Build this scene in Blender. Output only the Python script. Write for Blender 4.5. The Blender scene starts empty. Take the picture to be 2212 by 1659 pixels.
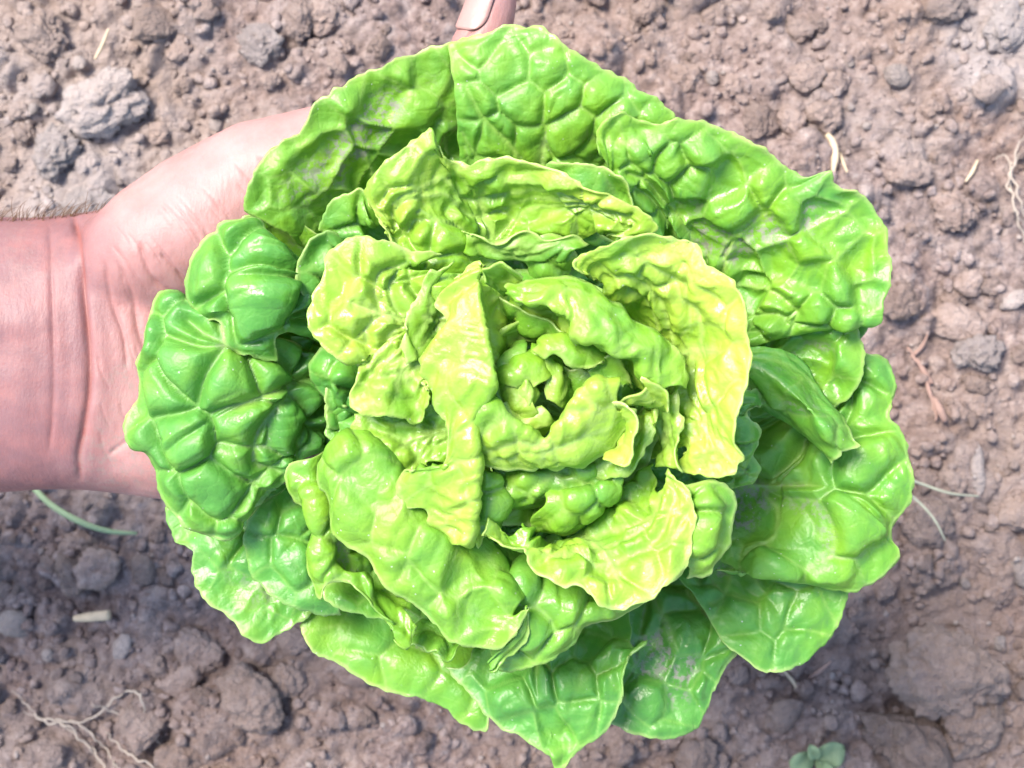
import bpy, bmesh, math, random
import numpy as np
from mathutils import Vector, Matrix, Euler
from mathutils.kdtree import KDTree

# ------------------------------------------------------------------ camera
SC = bpy.context.scene
COL = SC.collection
CAM_Z, FOCAL, SENSOR = 0.63, 52.8, 36.0
REF = 0.30                                   # height of the plane the lettuce sits around
cam = bpy.data.cameras.new('camera')
cam.lens = FOCAL; cam.sensor_width = SENSOR
cam.clip_start = 0.01; cam.clip_end = 200.0
cam.dof.use_dof = True
cam.dof.focus_distance = CAM_Z - REF + 0.01
cam.dof.aperture_fstop = 34.0
cam_o = bpy.data.objects.new('camera', cam)
cam_o.location = (0, 0, CAM_Z)
COL.objects.link(cam_o)
SC.camera = cam_o

# ------------------------------------------------------------------ sky, sun, exposure
SUN_DIR = Vector((-0.52, 0.46, 1.05)).normalized()    # towards the sun: from the upper left
elev = math.asin(SUN_DIR.z)
azim = math.atan2(SUN_DIR.x, SUN_DIR.y)
world = bpy.data.worlds.new('World'); SC.world = world
world.use_nodes = True
wn = world.node_tree
sky = wn.nodes.new('ShaderNodeTexSky'); sky.sky_type = 'NISHITA'
sky.sun_disc = False; sky.sun_elevation = elev; sky.sun_rotation = azim
sky.air_density = 1.0; sky.dust_density = 1.0
bg = wn.nodes['Background']; bg.inputs['Strength'].default_value = 0.13
wn.links.new(sky.outputs[0], bg.inputs['Color'])
sun = bpy.data.lights.new('sun', 'SUN'); sun.energy = 3.1; sun.angle = math.radians(24)
sun.color = (1.0, 0.93, 0.84)
sun_o = bpy.data.objects.new('sun', sun); COL.objects.link(sun_o)
sun_o.rotation_euler = SUN_DIR.to_track_quat('Z', 'Y').to_euler()
vs = SC.view_settings
vs.view_transform = 'Standard'; vs.look = 'None'; vs.gamma = 1.0; vs.exposure = 1.50
vs.use_curve_mapping = False
SC.render.engine = 'CYCLES'
SC.cycles.use_denoising = True
SC.cycles.max_bounces = 5
SC.cycles.diffuse_bounces = 4
SC.cycles.glossy_bounces = 2
SC.cycles.transmission_bounces = 5
SC.cycles.use_adaptive_sampling = True
SC.cycles.adaptive_threshold = 0.02

# ------------------------------------------------------------------ helpers
def wpt(X, Y, zc):
    """image point (2212 wide) seen at zc centimetres above the lettuce plane -> world point"""
    z = REF + zc * 0.01
    W = (CAM_Z - z) * SENSOR / FOCAL
    return ((X - 1106.0) / 2212.0 * W, -(Y - 829.5) / 2212.0 * W, z)

def gpt(X, Y, z=0.0):
    W = (CAM_Z - z) * SENSOR / FOCAL
    return ((X - 1106.0) / 2212.0 * W, -(Y - 829.5) / 2212.0 * W, z)

GPX = CAM_Z * SENSOR / FOCAL / 2212.0        # metres per image unit on the ground

_rs = np.random.RandomState(7)
_perm = np.concatenate([_rs.permutation(256)] * 3)
_grad = _rs.normal(size=(256, 3)); _grad /= np.linalg.norm(_grad, axis=1)[:, None]

def perlin(p):
    p = np.asarray(p, dtype=np.float64)
    i = np.floor(p).astype(np.int64); f = p - i
    u = f * f * f * (f * (f * 6 - 15) + 10)
    i &= 255
    def g(dx, dy, dz):
        h = _perm[_perm[_perm[i[..., 0] + dx] + i[..., 1] + dy] + i[..., 2] + dz] & 255
        gr = _grad[h]
        return gr[..., 0] * (f[..., 0] - dx) + gr[..., 1] * (f[..., 1] - dy) + gr[..., 2] * (f[..., 2] - dz)
    def L(a, b, t): return a + (b - a) * t
    x00 = L(g(0, 0, 0), g(1, 0, 0), u[..., 0]); x10 = L(g(0, 1, 0), g(1, 1, 0), u[..., 0])
    x01 = L(g(0, 0, 1), g(1, 0, 1), u[..., 0]); x11 = L(g(0, 1, 1), g(1, 1, 1), u[..., 0])
    return L(L(x00, x10, u[..., 1]), L(x01, x11, u[..., 1]), u[..., 2]) * 1.5

def fbm(p, octv=4, gain=0.5):
    s = 0; a = 1.0; p = np.array(p, dtype=np.float64)
    for k in range(octv):
        s = s + a * perlin(p + 17.3 * k); a *= gain; p = p * 2.03
    return s

def catmull(pts, n, power=0.5):
    """resample a polyline (k,3) to n points along a Catmull-Rom spline, even in arc length"""
    P = np.array(pts, float)
    if len(P) == 2:
        t = np.linspace(0, 1, n)[:, None]
        return P[0] * (1 - t) + P[1] * t
    Q = np.vstack([2 * P[0] - P[1], P, 2 * P[-1] - P[-2]])
    d = np.maximum(np.linalg.norm(np.diff(Q, axis=0), axis=1), 1e-9) ** power
    T = np.concatenate([[0], np.cumsum(d)])
    out = []
    for k in range(1, len(Q) - 2):
        t = np.linspace(T[k], T[k + 1], 14, endpoint=(k == len(Q) - 3))[:, None]
        t0, t1, t2, t3 = T[k - 1], T[k], T[k + 1], T[k + 2]
        A1 = (t1 - t) / (t1 - t0) * Q[k - 1] + (t - t0) / (t1 - t0) * Q[k]
        A2 = (t2 - t) / (t2 - t1) * Q[k] + (t - t1) / (t2 - t1) * Q[k + 1]
        A3 = (t3 - t) / (t3 - t2) * Q[k + 1] + (t - t2) / (t3 - t2) * Q[k + 2]
        B1 = (t2 - t) / (t2 - t0) * A1 + (t - t0) / (t2 - t0) * A2
        B2 = (t3 - t) / (t3 - t1) * A2 + (t - t1) / (t3 - t1) * A3
        out.append((t2 - t) / (t2 - t1) * B1 + (t - t1) / (t2 - t1) * B2)
    C = np.vstack(out)
    s = np.concatenate([[0], np.cumsum(np.linalg.norm(np.diff(C, axis=0), axis=1))])
    q = np.linspace(0, s[-1], n)
    return np.stack([np.interp(q, s, C[:, j]) for j in range(3)], 1)

def mesh_obj(name, verts, faces, mat, parent=None, smooth=True, attrs=None):
    me = bpy.data.meshes.new(name)
    verts = np.asarray(verts, dtype=np.float32)
    if isinstance(faces, np.ndarray) and faces.ndim == 2:
        n, k = faces.shape
        me.vertices.add(len(verts)); me.vertices.foreach_set('co', verts.ravel())
        me.loops.add(n * k); me.loops.foreach_set('vertex_index', faces.astype(np.int32).ravel())
        me.polygons.add(n); me.polygons.foreach_set('loop_start', np.arange(0, n * k, k, dtype=np.int32))
        me.update(calc_edges=True); me.validate()
    else:
        me.from_pydata(verts.tolist(), [], [list(map(int, f)) for f in faces]); me.update()
    if smooth:
        me.polygons.foreach_set('use_smooth', np.ones(len(me.polygons), dtype=bool))
    for an, av in (attrs or {}).items():
        a = me.attributes.new(an, 'FLOAT', 'POINT')
        a.data.foreach_set('value', np.asarray(av, dtype=np.float32).ravel())
    if mat: me.materials.append(mat)
    o = bpy.data.objects.new(name, me); COL.objects.link(o)
    if parent: o.parent = parent
    return o

def grid_faces(nu, nv):
    i = np.arange(nu - 1)[:, None] * nv + np.arange(nv - 1)[None, :]
    return np.stack([i, i + nv, i + nv + 1, i + 1], -1).reshape(-1, 4)

def tag(o, label=None, cat=None, group=None, kind=None):
    if label: o['label'] = label
    if cat: o['category'] = cat
    if group: o['group'] = group
    if kind: o['kind'] = kind
    return o

def empty(name, loc=(0, 0, 0)):
    o = bpy.data.objects.new(name, None); o.location = loc; o.empty_display_size = 0.01
    COL.objects.link(o); return o

def new_mat(name):
    m = bpy.data.materials.new(name); m.use_nodes = True
    nt = m.node_tree
    b = nt.nodes['Principled BSDF']
    return m, nt, b, nt.nodes['Material Output']

class N:
    """small node helper"""
    def __init__(self, nt): self.nt = nt
    def n(self, t, **kw):
        nd = self.nt.nodes.new(t)
        for k, v in kw.items(): setattr(nd, k, v)
        return nd
    def l(self, a, b): self.nt.links.new(a, b)
    def attr(self, name): return self.n('ShaderNodeAttribute', attribute_name=name).outputs['Fac']
    def math(self, op, a, b=None, clamp=False):
        m = self.n('ShaderNodeMath', operation=op, use_clamp=clamp)
        for k, v in enumerate((a, b)):
            if v is None: continue
            if isinstance(v, (int, float)): m.inputs[k].default_value = v
            else: self.l(v, m.inputs[k])
        return m.outputs[0]
    def mix(self, f, a, b, mode='MIX'):
        m = self.n('ShaderNodeMix', data_type='RGBA', blend_type=mode)
        for s, v in ((m.inputs[0], f), (m.inputs[6], a), (m.inputs[7], b)):
            if isinstance(v, (int, float)): s.default_value = v
            elif isinstance(v, tuple): s.default_value = (*v, 1.0) if len(v) == 3 else v
            else: self.l(v, s)
        return m.outputs[2]
    def ramp(self, f, stops):
        r = self.n('ShaderNodeValToRGB'); e = r.color_ramp.elements
        while len(e) < len(stops): e.new(0.5)
        for k, (p, c) in enumerate(stops):
            e[k].position = p
            e[k].color = (c, c, c, 1) if isinstance(c, (int, float)) else (*c, 1)
        self.l(f, r.inputs[0]); return r.outputs[0]
    def noise(self, vec, scale, detail=4, rough=0.5, dist=0.0):
        t = self.n('ShaderNodeTexNoise'); t.inputs['Scale'].default_value = scale
        t.inputs['Detail'].default_value = detail; t.inputs['Roughness'].default_value = rough
        t.inputs['Distortion'].default_value = dist
        if vec is not None: self.l(vec, t.inputs['Vector'])
        return t.outputs['Fac']
    def bump(self, h, strength, dist, normal=None):
        b = self.n('ShaderNodeBump'); b.inputs['Strength'].default_value = strength
        b.inputs['Distance'].default_value = dist
        self.l(h, b.inputs['Height'])
        if normal is not None: self.l(normal, b.inputs['Normal'])
        return b.outputs[0]

# ------------------------------------------------------------------ materials
def make_leaf_mat():
    m, nt, b, out = new_mat('lettuce_leaf'); k = N(nt)
    pos = k.n('ShaderNodeTexCoord').outputs['Object']
    tone, vein, rim, hollow = k.attr('tone'), k.attr('vein'), k.attr('rim'), k.attr('hollow')
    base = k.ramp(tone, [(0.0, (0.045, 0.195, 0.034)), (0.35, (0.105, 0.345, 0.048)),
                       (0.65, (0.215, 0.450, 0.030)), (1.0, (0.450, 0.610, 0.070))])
    pale = k.mix(tone, (0.19, 0.44, 0.08), (0.56, 0.70, 0.20))
    c = k.mix(k.math('MULTIPLY', vein, 0.75), base, pale)
    c = k.mix(k.math('MULTIPLY', rim, 0.60), c, (0.66, 0.76, 0.28))
    fv = k.n('ShaderNodeTexVoronoi', feature='DISTANCE_TO_EDGE'); fv.inputs['Scale'].default_value = 210
    k.l(pos, fv.inputs['Vector'])
    fine = k.ramp(fv.outputs['Distance'], [(0.0, 1.0), (0.10, 0.0)])
    c = k.mix(k.math('MULTIPLY', fine, 0.05), c, pale)
    # dust lying in the hollows and scattered sand grains
    dn = k.noise(pos, 520, 3, 0.7)
    dm = k.math('MULTIPLY', k.ramp(dn, [(0.46, 0.0), (0.60, 1.0)]), hollow)
    c = k.mix(k.math('MULTIPLY', dm, 0.85), c, (0.33, 0.30, 0.27))
    v = k.n('ShaderNodeTexVoronoi'); v.inputs['Scale'].default_value = 330; k.l(pos, v.inputs['Vector'])
    sp = k.math('MULTIPLY', k.math('LESS_THAN', v.outputs['Distance'], 0.075), k.attr('grit'))
    c = k.mix(k.math('MULTIPLY', sp, 0.5), c, (0.75, 0.74, 0.68))
    k.l(c, b.inputs['Base Color'])
    rough = k.math('ADD', k.math('MULTIPLY', k.attr('grit'), 0.16), 0.33)
    rough = k.math('ADD', rough, k.math('MULTIPLY', dm, 0.4), clamp=True)
    k.l(rough, b.inputs['Roughness'])
    b.inputs['IOR'].default_value = 1.46
    b.inputs['Specular IOR Level'].default_value = 0.80
    h = k.math('SUBTRACT', k.noise(pos, 330, 3, 0.6), k.math('MULTIPLY', fine, 0.12))
    nrm = k.bump(h, 0.38, 0.0010)
    k.l(nrm, b.inputs['Normal'])
    tr = k.n('ShaderNodeBsdfTranslucent')
    k.l(k.mix(0.5, c, (0.55, 0.85, 0.01)), tr.inputs['Color'])
    k.l(nrm, tr.inputs['Normal'])
    mx = k.n('ShaderNodeMixShader'); mx.inputs[0].default_value = 0.28
    k.l(b.outputs[0], mx.inputs[1]); k.l(tr.outputs[0], mx.inputs[2])
    k.l(mx.outputs[0], out.inputs['Surface'])
    return m

def soil_color(k, pos, seedoff=0.0):
    n1 = k.noise(pos, 14, 3, 0.6); n2 = k.noise(pos, 170, 4, 0.7); n3 = k.noise(pos, 5, 2, 0.5)
    c = k.ramp(n2, [(0.30, (0.13, 0.092, 0.084)), (0.5, (0.33, 0.245, 0.222)), (0.70, (0.52, 0.42, 0.385))])
    c = k.mix(k.ramp(n1, [(0.40, 0.0), (0.68, 0.55)]), c, (0.42, 0.36, 0.335))
    c = k.mix(k.ramp(n3, [(0.42, 0.0), (0.66, 0.7)]), c, (0.36, 0.245, 0.180))
    # dry powdery patches
    sx = k.n('ShaderNodeSeparateXYZ'); k.l(pos, sx.inputs[0])
    d1 = k.math('ADD', k.math('POWER', k.math('DIVIDE', k.math('ADD', sx.outputs[0], 0.185), 0.07), 2), k.math('POWER', k.math('DIVIDE', k.math('SUBTRACT', sx.outputs[1], 0.115), 0.06), 2))
    d2 = k.math('ADD', k.math('POWER', k.math('DIVIDE', k.math('SUBTRACT', sx.outputs[0], 0.205), 0.035), 2), k.math('POWER', k.math('DIVIDE', k.math('SUBTRACT', sx.outputs[1], 0.145), 0.03), 2))
    dd = k.math('ADD', k.math('MINIMUM', d1, d2), k.math('MULTIPLY', k.math('SUBTRACT', n1, 0.5), 3.0))
    c = k.mix(k.ramp(dd, [(0.1, 0.6), (1.0, 0.0)]), c, (0.50, 0.45, 0.44))
    low_dark = k.math('ADD', k.math('MULTIPLY', sx.outputs[1], -3.2), k.math('MULTIPLY', n3, 1.3))      # soil colour darkens towards the bottom of the view, broken up by noise
    c = k.mix(k.ramp(low_dark, [(0.55, 0.0), (1.05, 0.15)]), c, k.mix(1.0, c, (0.52, 0.47, 0.50), 'MULTIPLY'))
    return c, n2

def make_soil_mat(name, tint=None, tf=0.0):
    m, nt, b, out = new_mat(name); k = N(nt)
    g = k.n('ShaderNodeNewGeometry').outputs['Position']
    c, n2 = soil_color(k, g)
    if tint: c = k.mix(tf, c, tint)
    oi = k.n('ShaderNodeObjectInfo').outputs['Random']
    c = k.mix(1.0, c, k.ramp(oi, [(0.0, 0.72), (1.0, 1.15)]), 'MULTIPLY')
    k.l(c, b.inputs['Base Color'])
    b.inputs['Roughness'].default_value = 0.95
    b.inputs['Specular IOR Level'].default_value = 0.15
    h = k.noise(g, 330, 4, 0.75)
    k.l(k.bump(h, 1.0, 0.005), b.inputs['Normal'])
    return m

def make_skin_mat():
    m, nt, b, out = new_mat('skin'); k = N(nt)
    pos = k.n('ShaderNodeTexCoord').outputs['Object']
    palm, crease, dirt = k.attr('palm'), k.attr('crease'), k.attr('dirt')
    n1 = k.ramp(k.noise(pos, 45, 4, 0.65), [(0.3, 0.0), (0.7, 1.0)]); n2 = k.ramp(k.noise(pos, 160, 4, 0.7), [(0.42, 0.0), (0.75, 1.0)])
    arm = k.mix(n1, (0.185, 0.086, 0.088), (0.245, 0.125, 0.125))
    pal = k.mix(n1, (0.32, 0.155, 0.140), (0.42, 0.238, 0.218))
    c = k.mix(palm, arm, pal)
    c = k.mix(k.math('MULTIPLY', n2, 0.30), c, (0.42, 0.15, 0.12))
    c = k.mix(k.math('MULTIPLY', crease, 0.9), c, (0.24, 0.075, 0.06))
    dm = k.math('MULTIPLY', dirt, k.ramp(k.noise(pos, 500, 5, 0.7), [(0.45, 0.0), (0.62, 1.0)]))
    c = k.mix(k.math('MULTIPLY', dm, 0.6), c, (0.25, 0.20, 0.17))
    k.l(c, b.inputs['Base Color'])
    b.inputs['Roughness'].default_value = 0.5
    b.inputs['Specular IOR Level'].default_value = 0.35
    b.inputs['Subsurface Weight'].default_value = 0.12
    b.inputs['Subsurface Radius'].default_value = (1.0, 0.35, 0.2)
    b.inputs['Subsurface Scale'].default_value = 0.004
    # fine skin lines running round the wrist + pores
    mp = k.n('ShaderNodeMapping'); mp.inputs['Scale'].default_value = (1.0, 0.35, 0.5); k.l(pos, mp.inputs['Vector'])
    w = k.noise(mp.outputs[0], 900, 3, 0.6)
    w2 = k.noise(pos, 1400, 2, 0.5)
    h = k.math('ADD', w, k.math('MULTIPLY', w2, 0.4))
    k.l(k.bump(h, 0.30, 0.0005), b.inputs['Normal'])
    return m

def flat_mat(name, col, rough=0.6, var=0.25, scale=200, spec=0.3):
    m, nt, b, out = new_mat(name); k = N(nt)
    pos = k.n('ShaderNodeTexCoord').outputs['Object']
    c2 = tuple(x * (1 - var) for x in col)
    k.l(k.mix(k.noise(pos, scale, 4, 0.6), c2, tuple(min(1, x * (1 + var)) for x in col)), b.inputs['Base Color'])
    b.inputs['Roughness'].default_value = rough
    b.inputs['Specular IOR Level'].default_value = spec
    k.l(k.bump(k.noise(pos, scale * 4, 3, 0.6), 0.3, 0.0008), b.inputs['Normal'])
    return m

M_LEAF = make_leaf_mat()
M_SOIL = make_soil_mat('soil')
M_CLOD = make_soil_mat('soil_clod', (0.40, 0.29, 0.235), 0.45)
M_PALE = make_soil_mat('pale_stone', (0.47, 0.40, 0.36), 0.6)
M_GREY = make_soil_mat('grey_crust', (0.45, 0.39, 0.365), 0.6)
M_SKIN = make_skin_mat()
M_NAIL = flat_mat('nail', (0.37, 0.21, 0.185), 0.5, 0.08, 120, 0.5)
M_HAIR = flat_mat('arm_hair', (0.16, 0.09, 0.05), 0.5, 0.2, 300)
M_STRAW = flat_mat('dry_straw', (0.55, 0.43, 0.29), 0.7, 0.25, 250)
M_ROOT = flat_mat('pale_root', (0.40, 0.33, 0.27), 0.85, 0.25, 250)
M_TWIG = flat_mat('red_brown_twig', (0.30, 0.19, 0.15), 0.85, 0.3, 250)
M_STEM = flat_mat('green_stem', (0.30, 0.38, 0.20), 0.5, 0.2, 250)
M_STEMP = flat_mat('pale_green_stem', (0.34, 0.34, 0.25), 0.6, 0.2, 250)
M_SEED = flat_mat('seedling_leaf', (0.20, 0.27, 0.14), 0.55, 0.25, 150)
M_STALK = flat_mat('lettuce_stalk', (0.55, 0.62, 0.30), 0.5, 0.15, 150)

# ------------------------------------------------------------------ the soil
def jit(ix, iy, k):
    h = np.sin(ix * 127.1 + iy * 311.7 + k * 74.7) * 43758.5453
    return h - np.floor(h)

def cobble(x, y, cell, seed, fill=0.8):
    """height of half-sunk rounded grains on a jittered grid"""
    gx, gy = x / cell, y / cell
    ix, iy = np.floor(gx), np.floor(gy)
    best = np.zeros_like(x)
    for dx in (-1, 0, 1):
        for dy in (-1, 0, 1):
            cx, cy = ix + dx, iy + dy
            px = cx + jit(cx, cy, seed); py = cy + jit(cx, cy, seed + 1)
            r = 0.25 + 0.42 * jit(cx, cy, seed + 2) ** 2
            on = jit(cx, cy, seed + 3) < fill
            d2 = (gx - px) ** 2 + (gy - py) ** 2
            hgt = np.sqrt(np.maximum(r * r - d2, 0)) * on
            best = np.maximum(best, hgt)
    return best * cell

def soil_h(x, y):
    x = np.asarray(x, float); y = np.asarray(y, float)
    p = np.stack([x, y, np.zeros_like(x)], -1)
    wx = perlin(p * 90 + 3) * 0.0025; wy = perlin(p * 90 + 40) * 0.0025
    near = np.clip(1.6 - np.hypot(x, y) / 0.5, 0, 1)
    far = np.clip(2.2 - np.hypot(x, y) / 0.5, 0, 1)
    h = far * (perlin(p * 7 + 5) * 0.010 + fbm(p * 28, 3) * 0.0045)
    g = cobble(x + wx, y + wy, 0.026, 1, 0.45) * 0.50 + cobble(x + wx + .3, y + wy, 0.0105, 9, 0.42) * 0.62 \
        + cobble(x + wx * .5, y + .2 + wy * .5, 0.0042, 17, 0.6) * 0.7
    h = h + near * (g + fbm(p * 130, 4, 0.65) * 0.0022)
    return h

def axis(half, step, far):
    a = list(np.arange(0, half, step)); s = step
    while a[-1] < far: s *= 1.12; a.append(a[-1] + s)
    a = np.array(a); return np.concatenate([-a[:0:-1], a])

ax, ay = axis(0.29, 0.00125, 60.0), axis(0.23, 0.00125, 60.0)
gx, gy = np.meshgrid(ax, ay, indexing='ij')
gz = soil_h(gx, gy)
ground = mesh_obj('ground', np.stack([gx, gy, gz], -1).reshape(-1, 3), grid_faces(len(ax), len(ay)), M_SOIL)
tag(ground, kind='structure')

def ico(sub):
    bm = bmesh.new(); bmesh.ops.create_icosphere(bm, subdivisions=sub, radius=1.0)
    v = np.array([q.co[:] for q in bm.verts]); f = np.array([[q.index for q in p.verts] for p in bm.faces])
    bm.free(); return v, f

def clod_mesh(name, seed, mat, sub=4, rough=0.22, angular=0.0):
    v, f = ico(sub); rs = np.random.RandomState(seed)
    o = rs.uniform(0, 90, 3)
    r = 1 + perlin(v * 0.9 + o) * 0.38 + perlin(v * 2.1 + o) * rough + fbm(v * 4.0 + o, 5, 0.66) * rough * 0.62
    if angular:                                           # chop with random planes
        for _ in range(7):
            n = rs.normal(size=3); n /= np.linalg.norm(n); d = rs.uniform(0.62, 0.85)
            s = (v * r[:, None]) @ n
            r = np.where(s > d, r * (d + (s - d) * (1 - angular)) / np.maximum(s, 1e-6), r)
    v = v * r[:, None] * np.array([1.0, 1.0, 0.85])
    me = bpy.data.meshes.new(name)
    me.from_pydata(v.tolist(), [], f.tolist()); me.update()
    me.polygons.foreach_set('use_smooth', np.ones(len(f), dtype=bool))
    me.materials.append(mat)
    return me

CL = [clod_mesh('soil_clod', 10 + k, M_CLOD, 4 if k > 5 else 5, 0.20 + 0.03 * (k % 4), 0.0 if k % 3 else 0.7) for k in range(14)]
SOILC = [clod_mesh('soil_crumb', 60 + k, M_SOIL, 3, 0.26, 0.5 * (k % 2)) for k in range(8)]
PALE = [clod_mesh('pale_stone', 80 + k, M_PALE, 3, 0.14, 0.5) for k in range(4)]
GREYC = [clod_mesh('grey_crust', 90 + k, M_GREY, 5, 0.30, 0.3) for k in range(3)]
rnd = random.Random(11)
placed = []
def put(me, name, X, Y, rx, ry=None, rz=None, rot=None, sink=0.35, label=None, cat='clod', group=None):
    """lay a clod on the soil at an image point; rx, ry are half sizes in image units"""
    ry = ry or rx * rnd.uniform(0.8, 1.0)
    x, y, _ = gpt(X, Y)
    a, b = rx * GPX, ry * GPX
    c = rz * GPX if rz else min(a, b) * 0.85
    h = float(np.mean(soil_h(np.array([x, x + a * .6, x - a * .6, x, x]), np.array([y, y, y, y + b * .6, y - b * .6]))))
    z = h + c * (0.85 - 2 * sink * 0.85)
    k = (CAM_Z - z) / CAM_Z                   # the point that shows there at this height
    o = bpy.data.objects.new(name, me); COL.objects.link(o)
    o.location = (x * k, y * k, z)
    o.scale = (a, b, c)
    o.rotation_euler = (rnd.uniform(-.15, .15), rnd.uniform(-.15, .15), rot if rot is not None else 0.0)
    tag(o, label, cat, group)
    placed.append((X, Y, max(rx, ry)))
    return o

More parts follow.
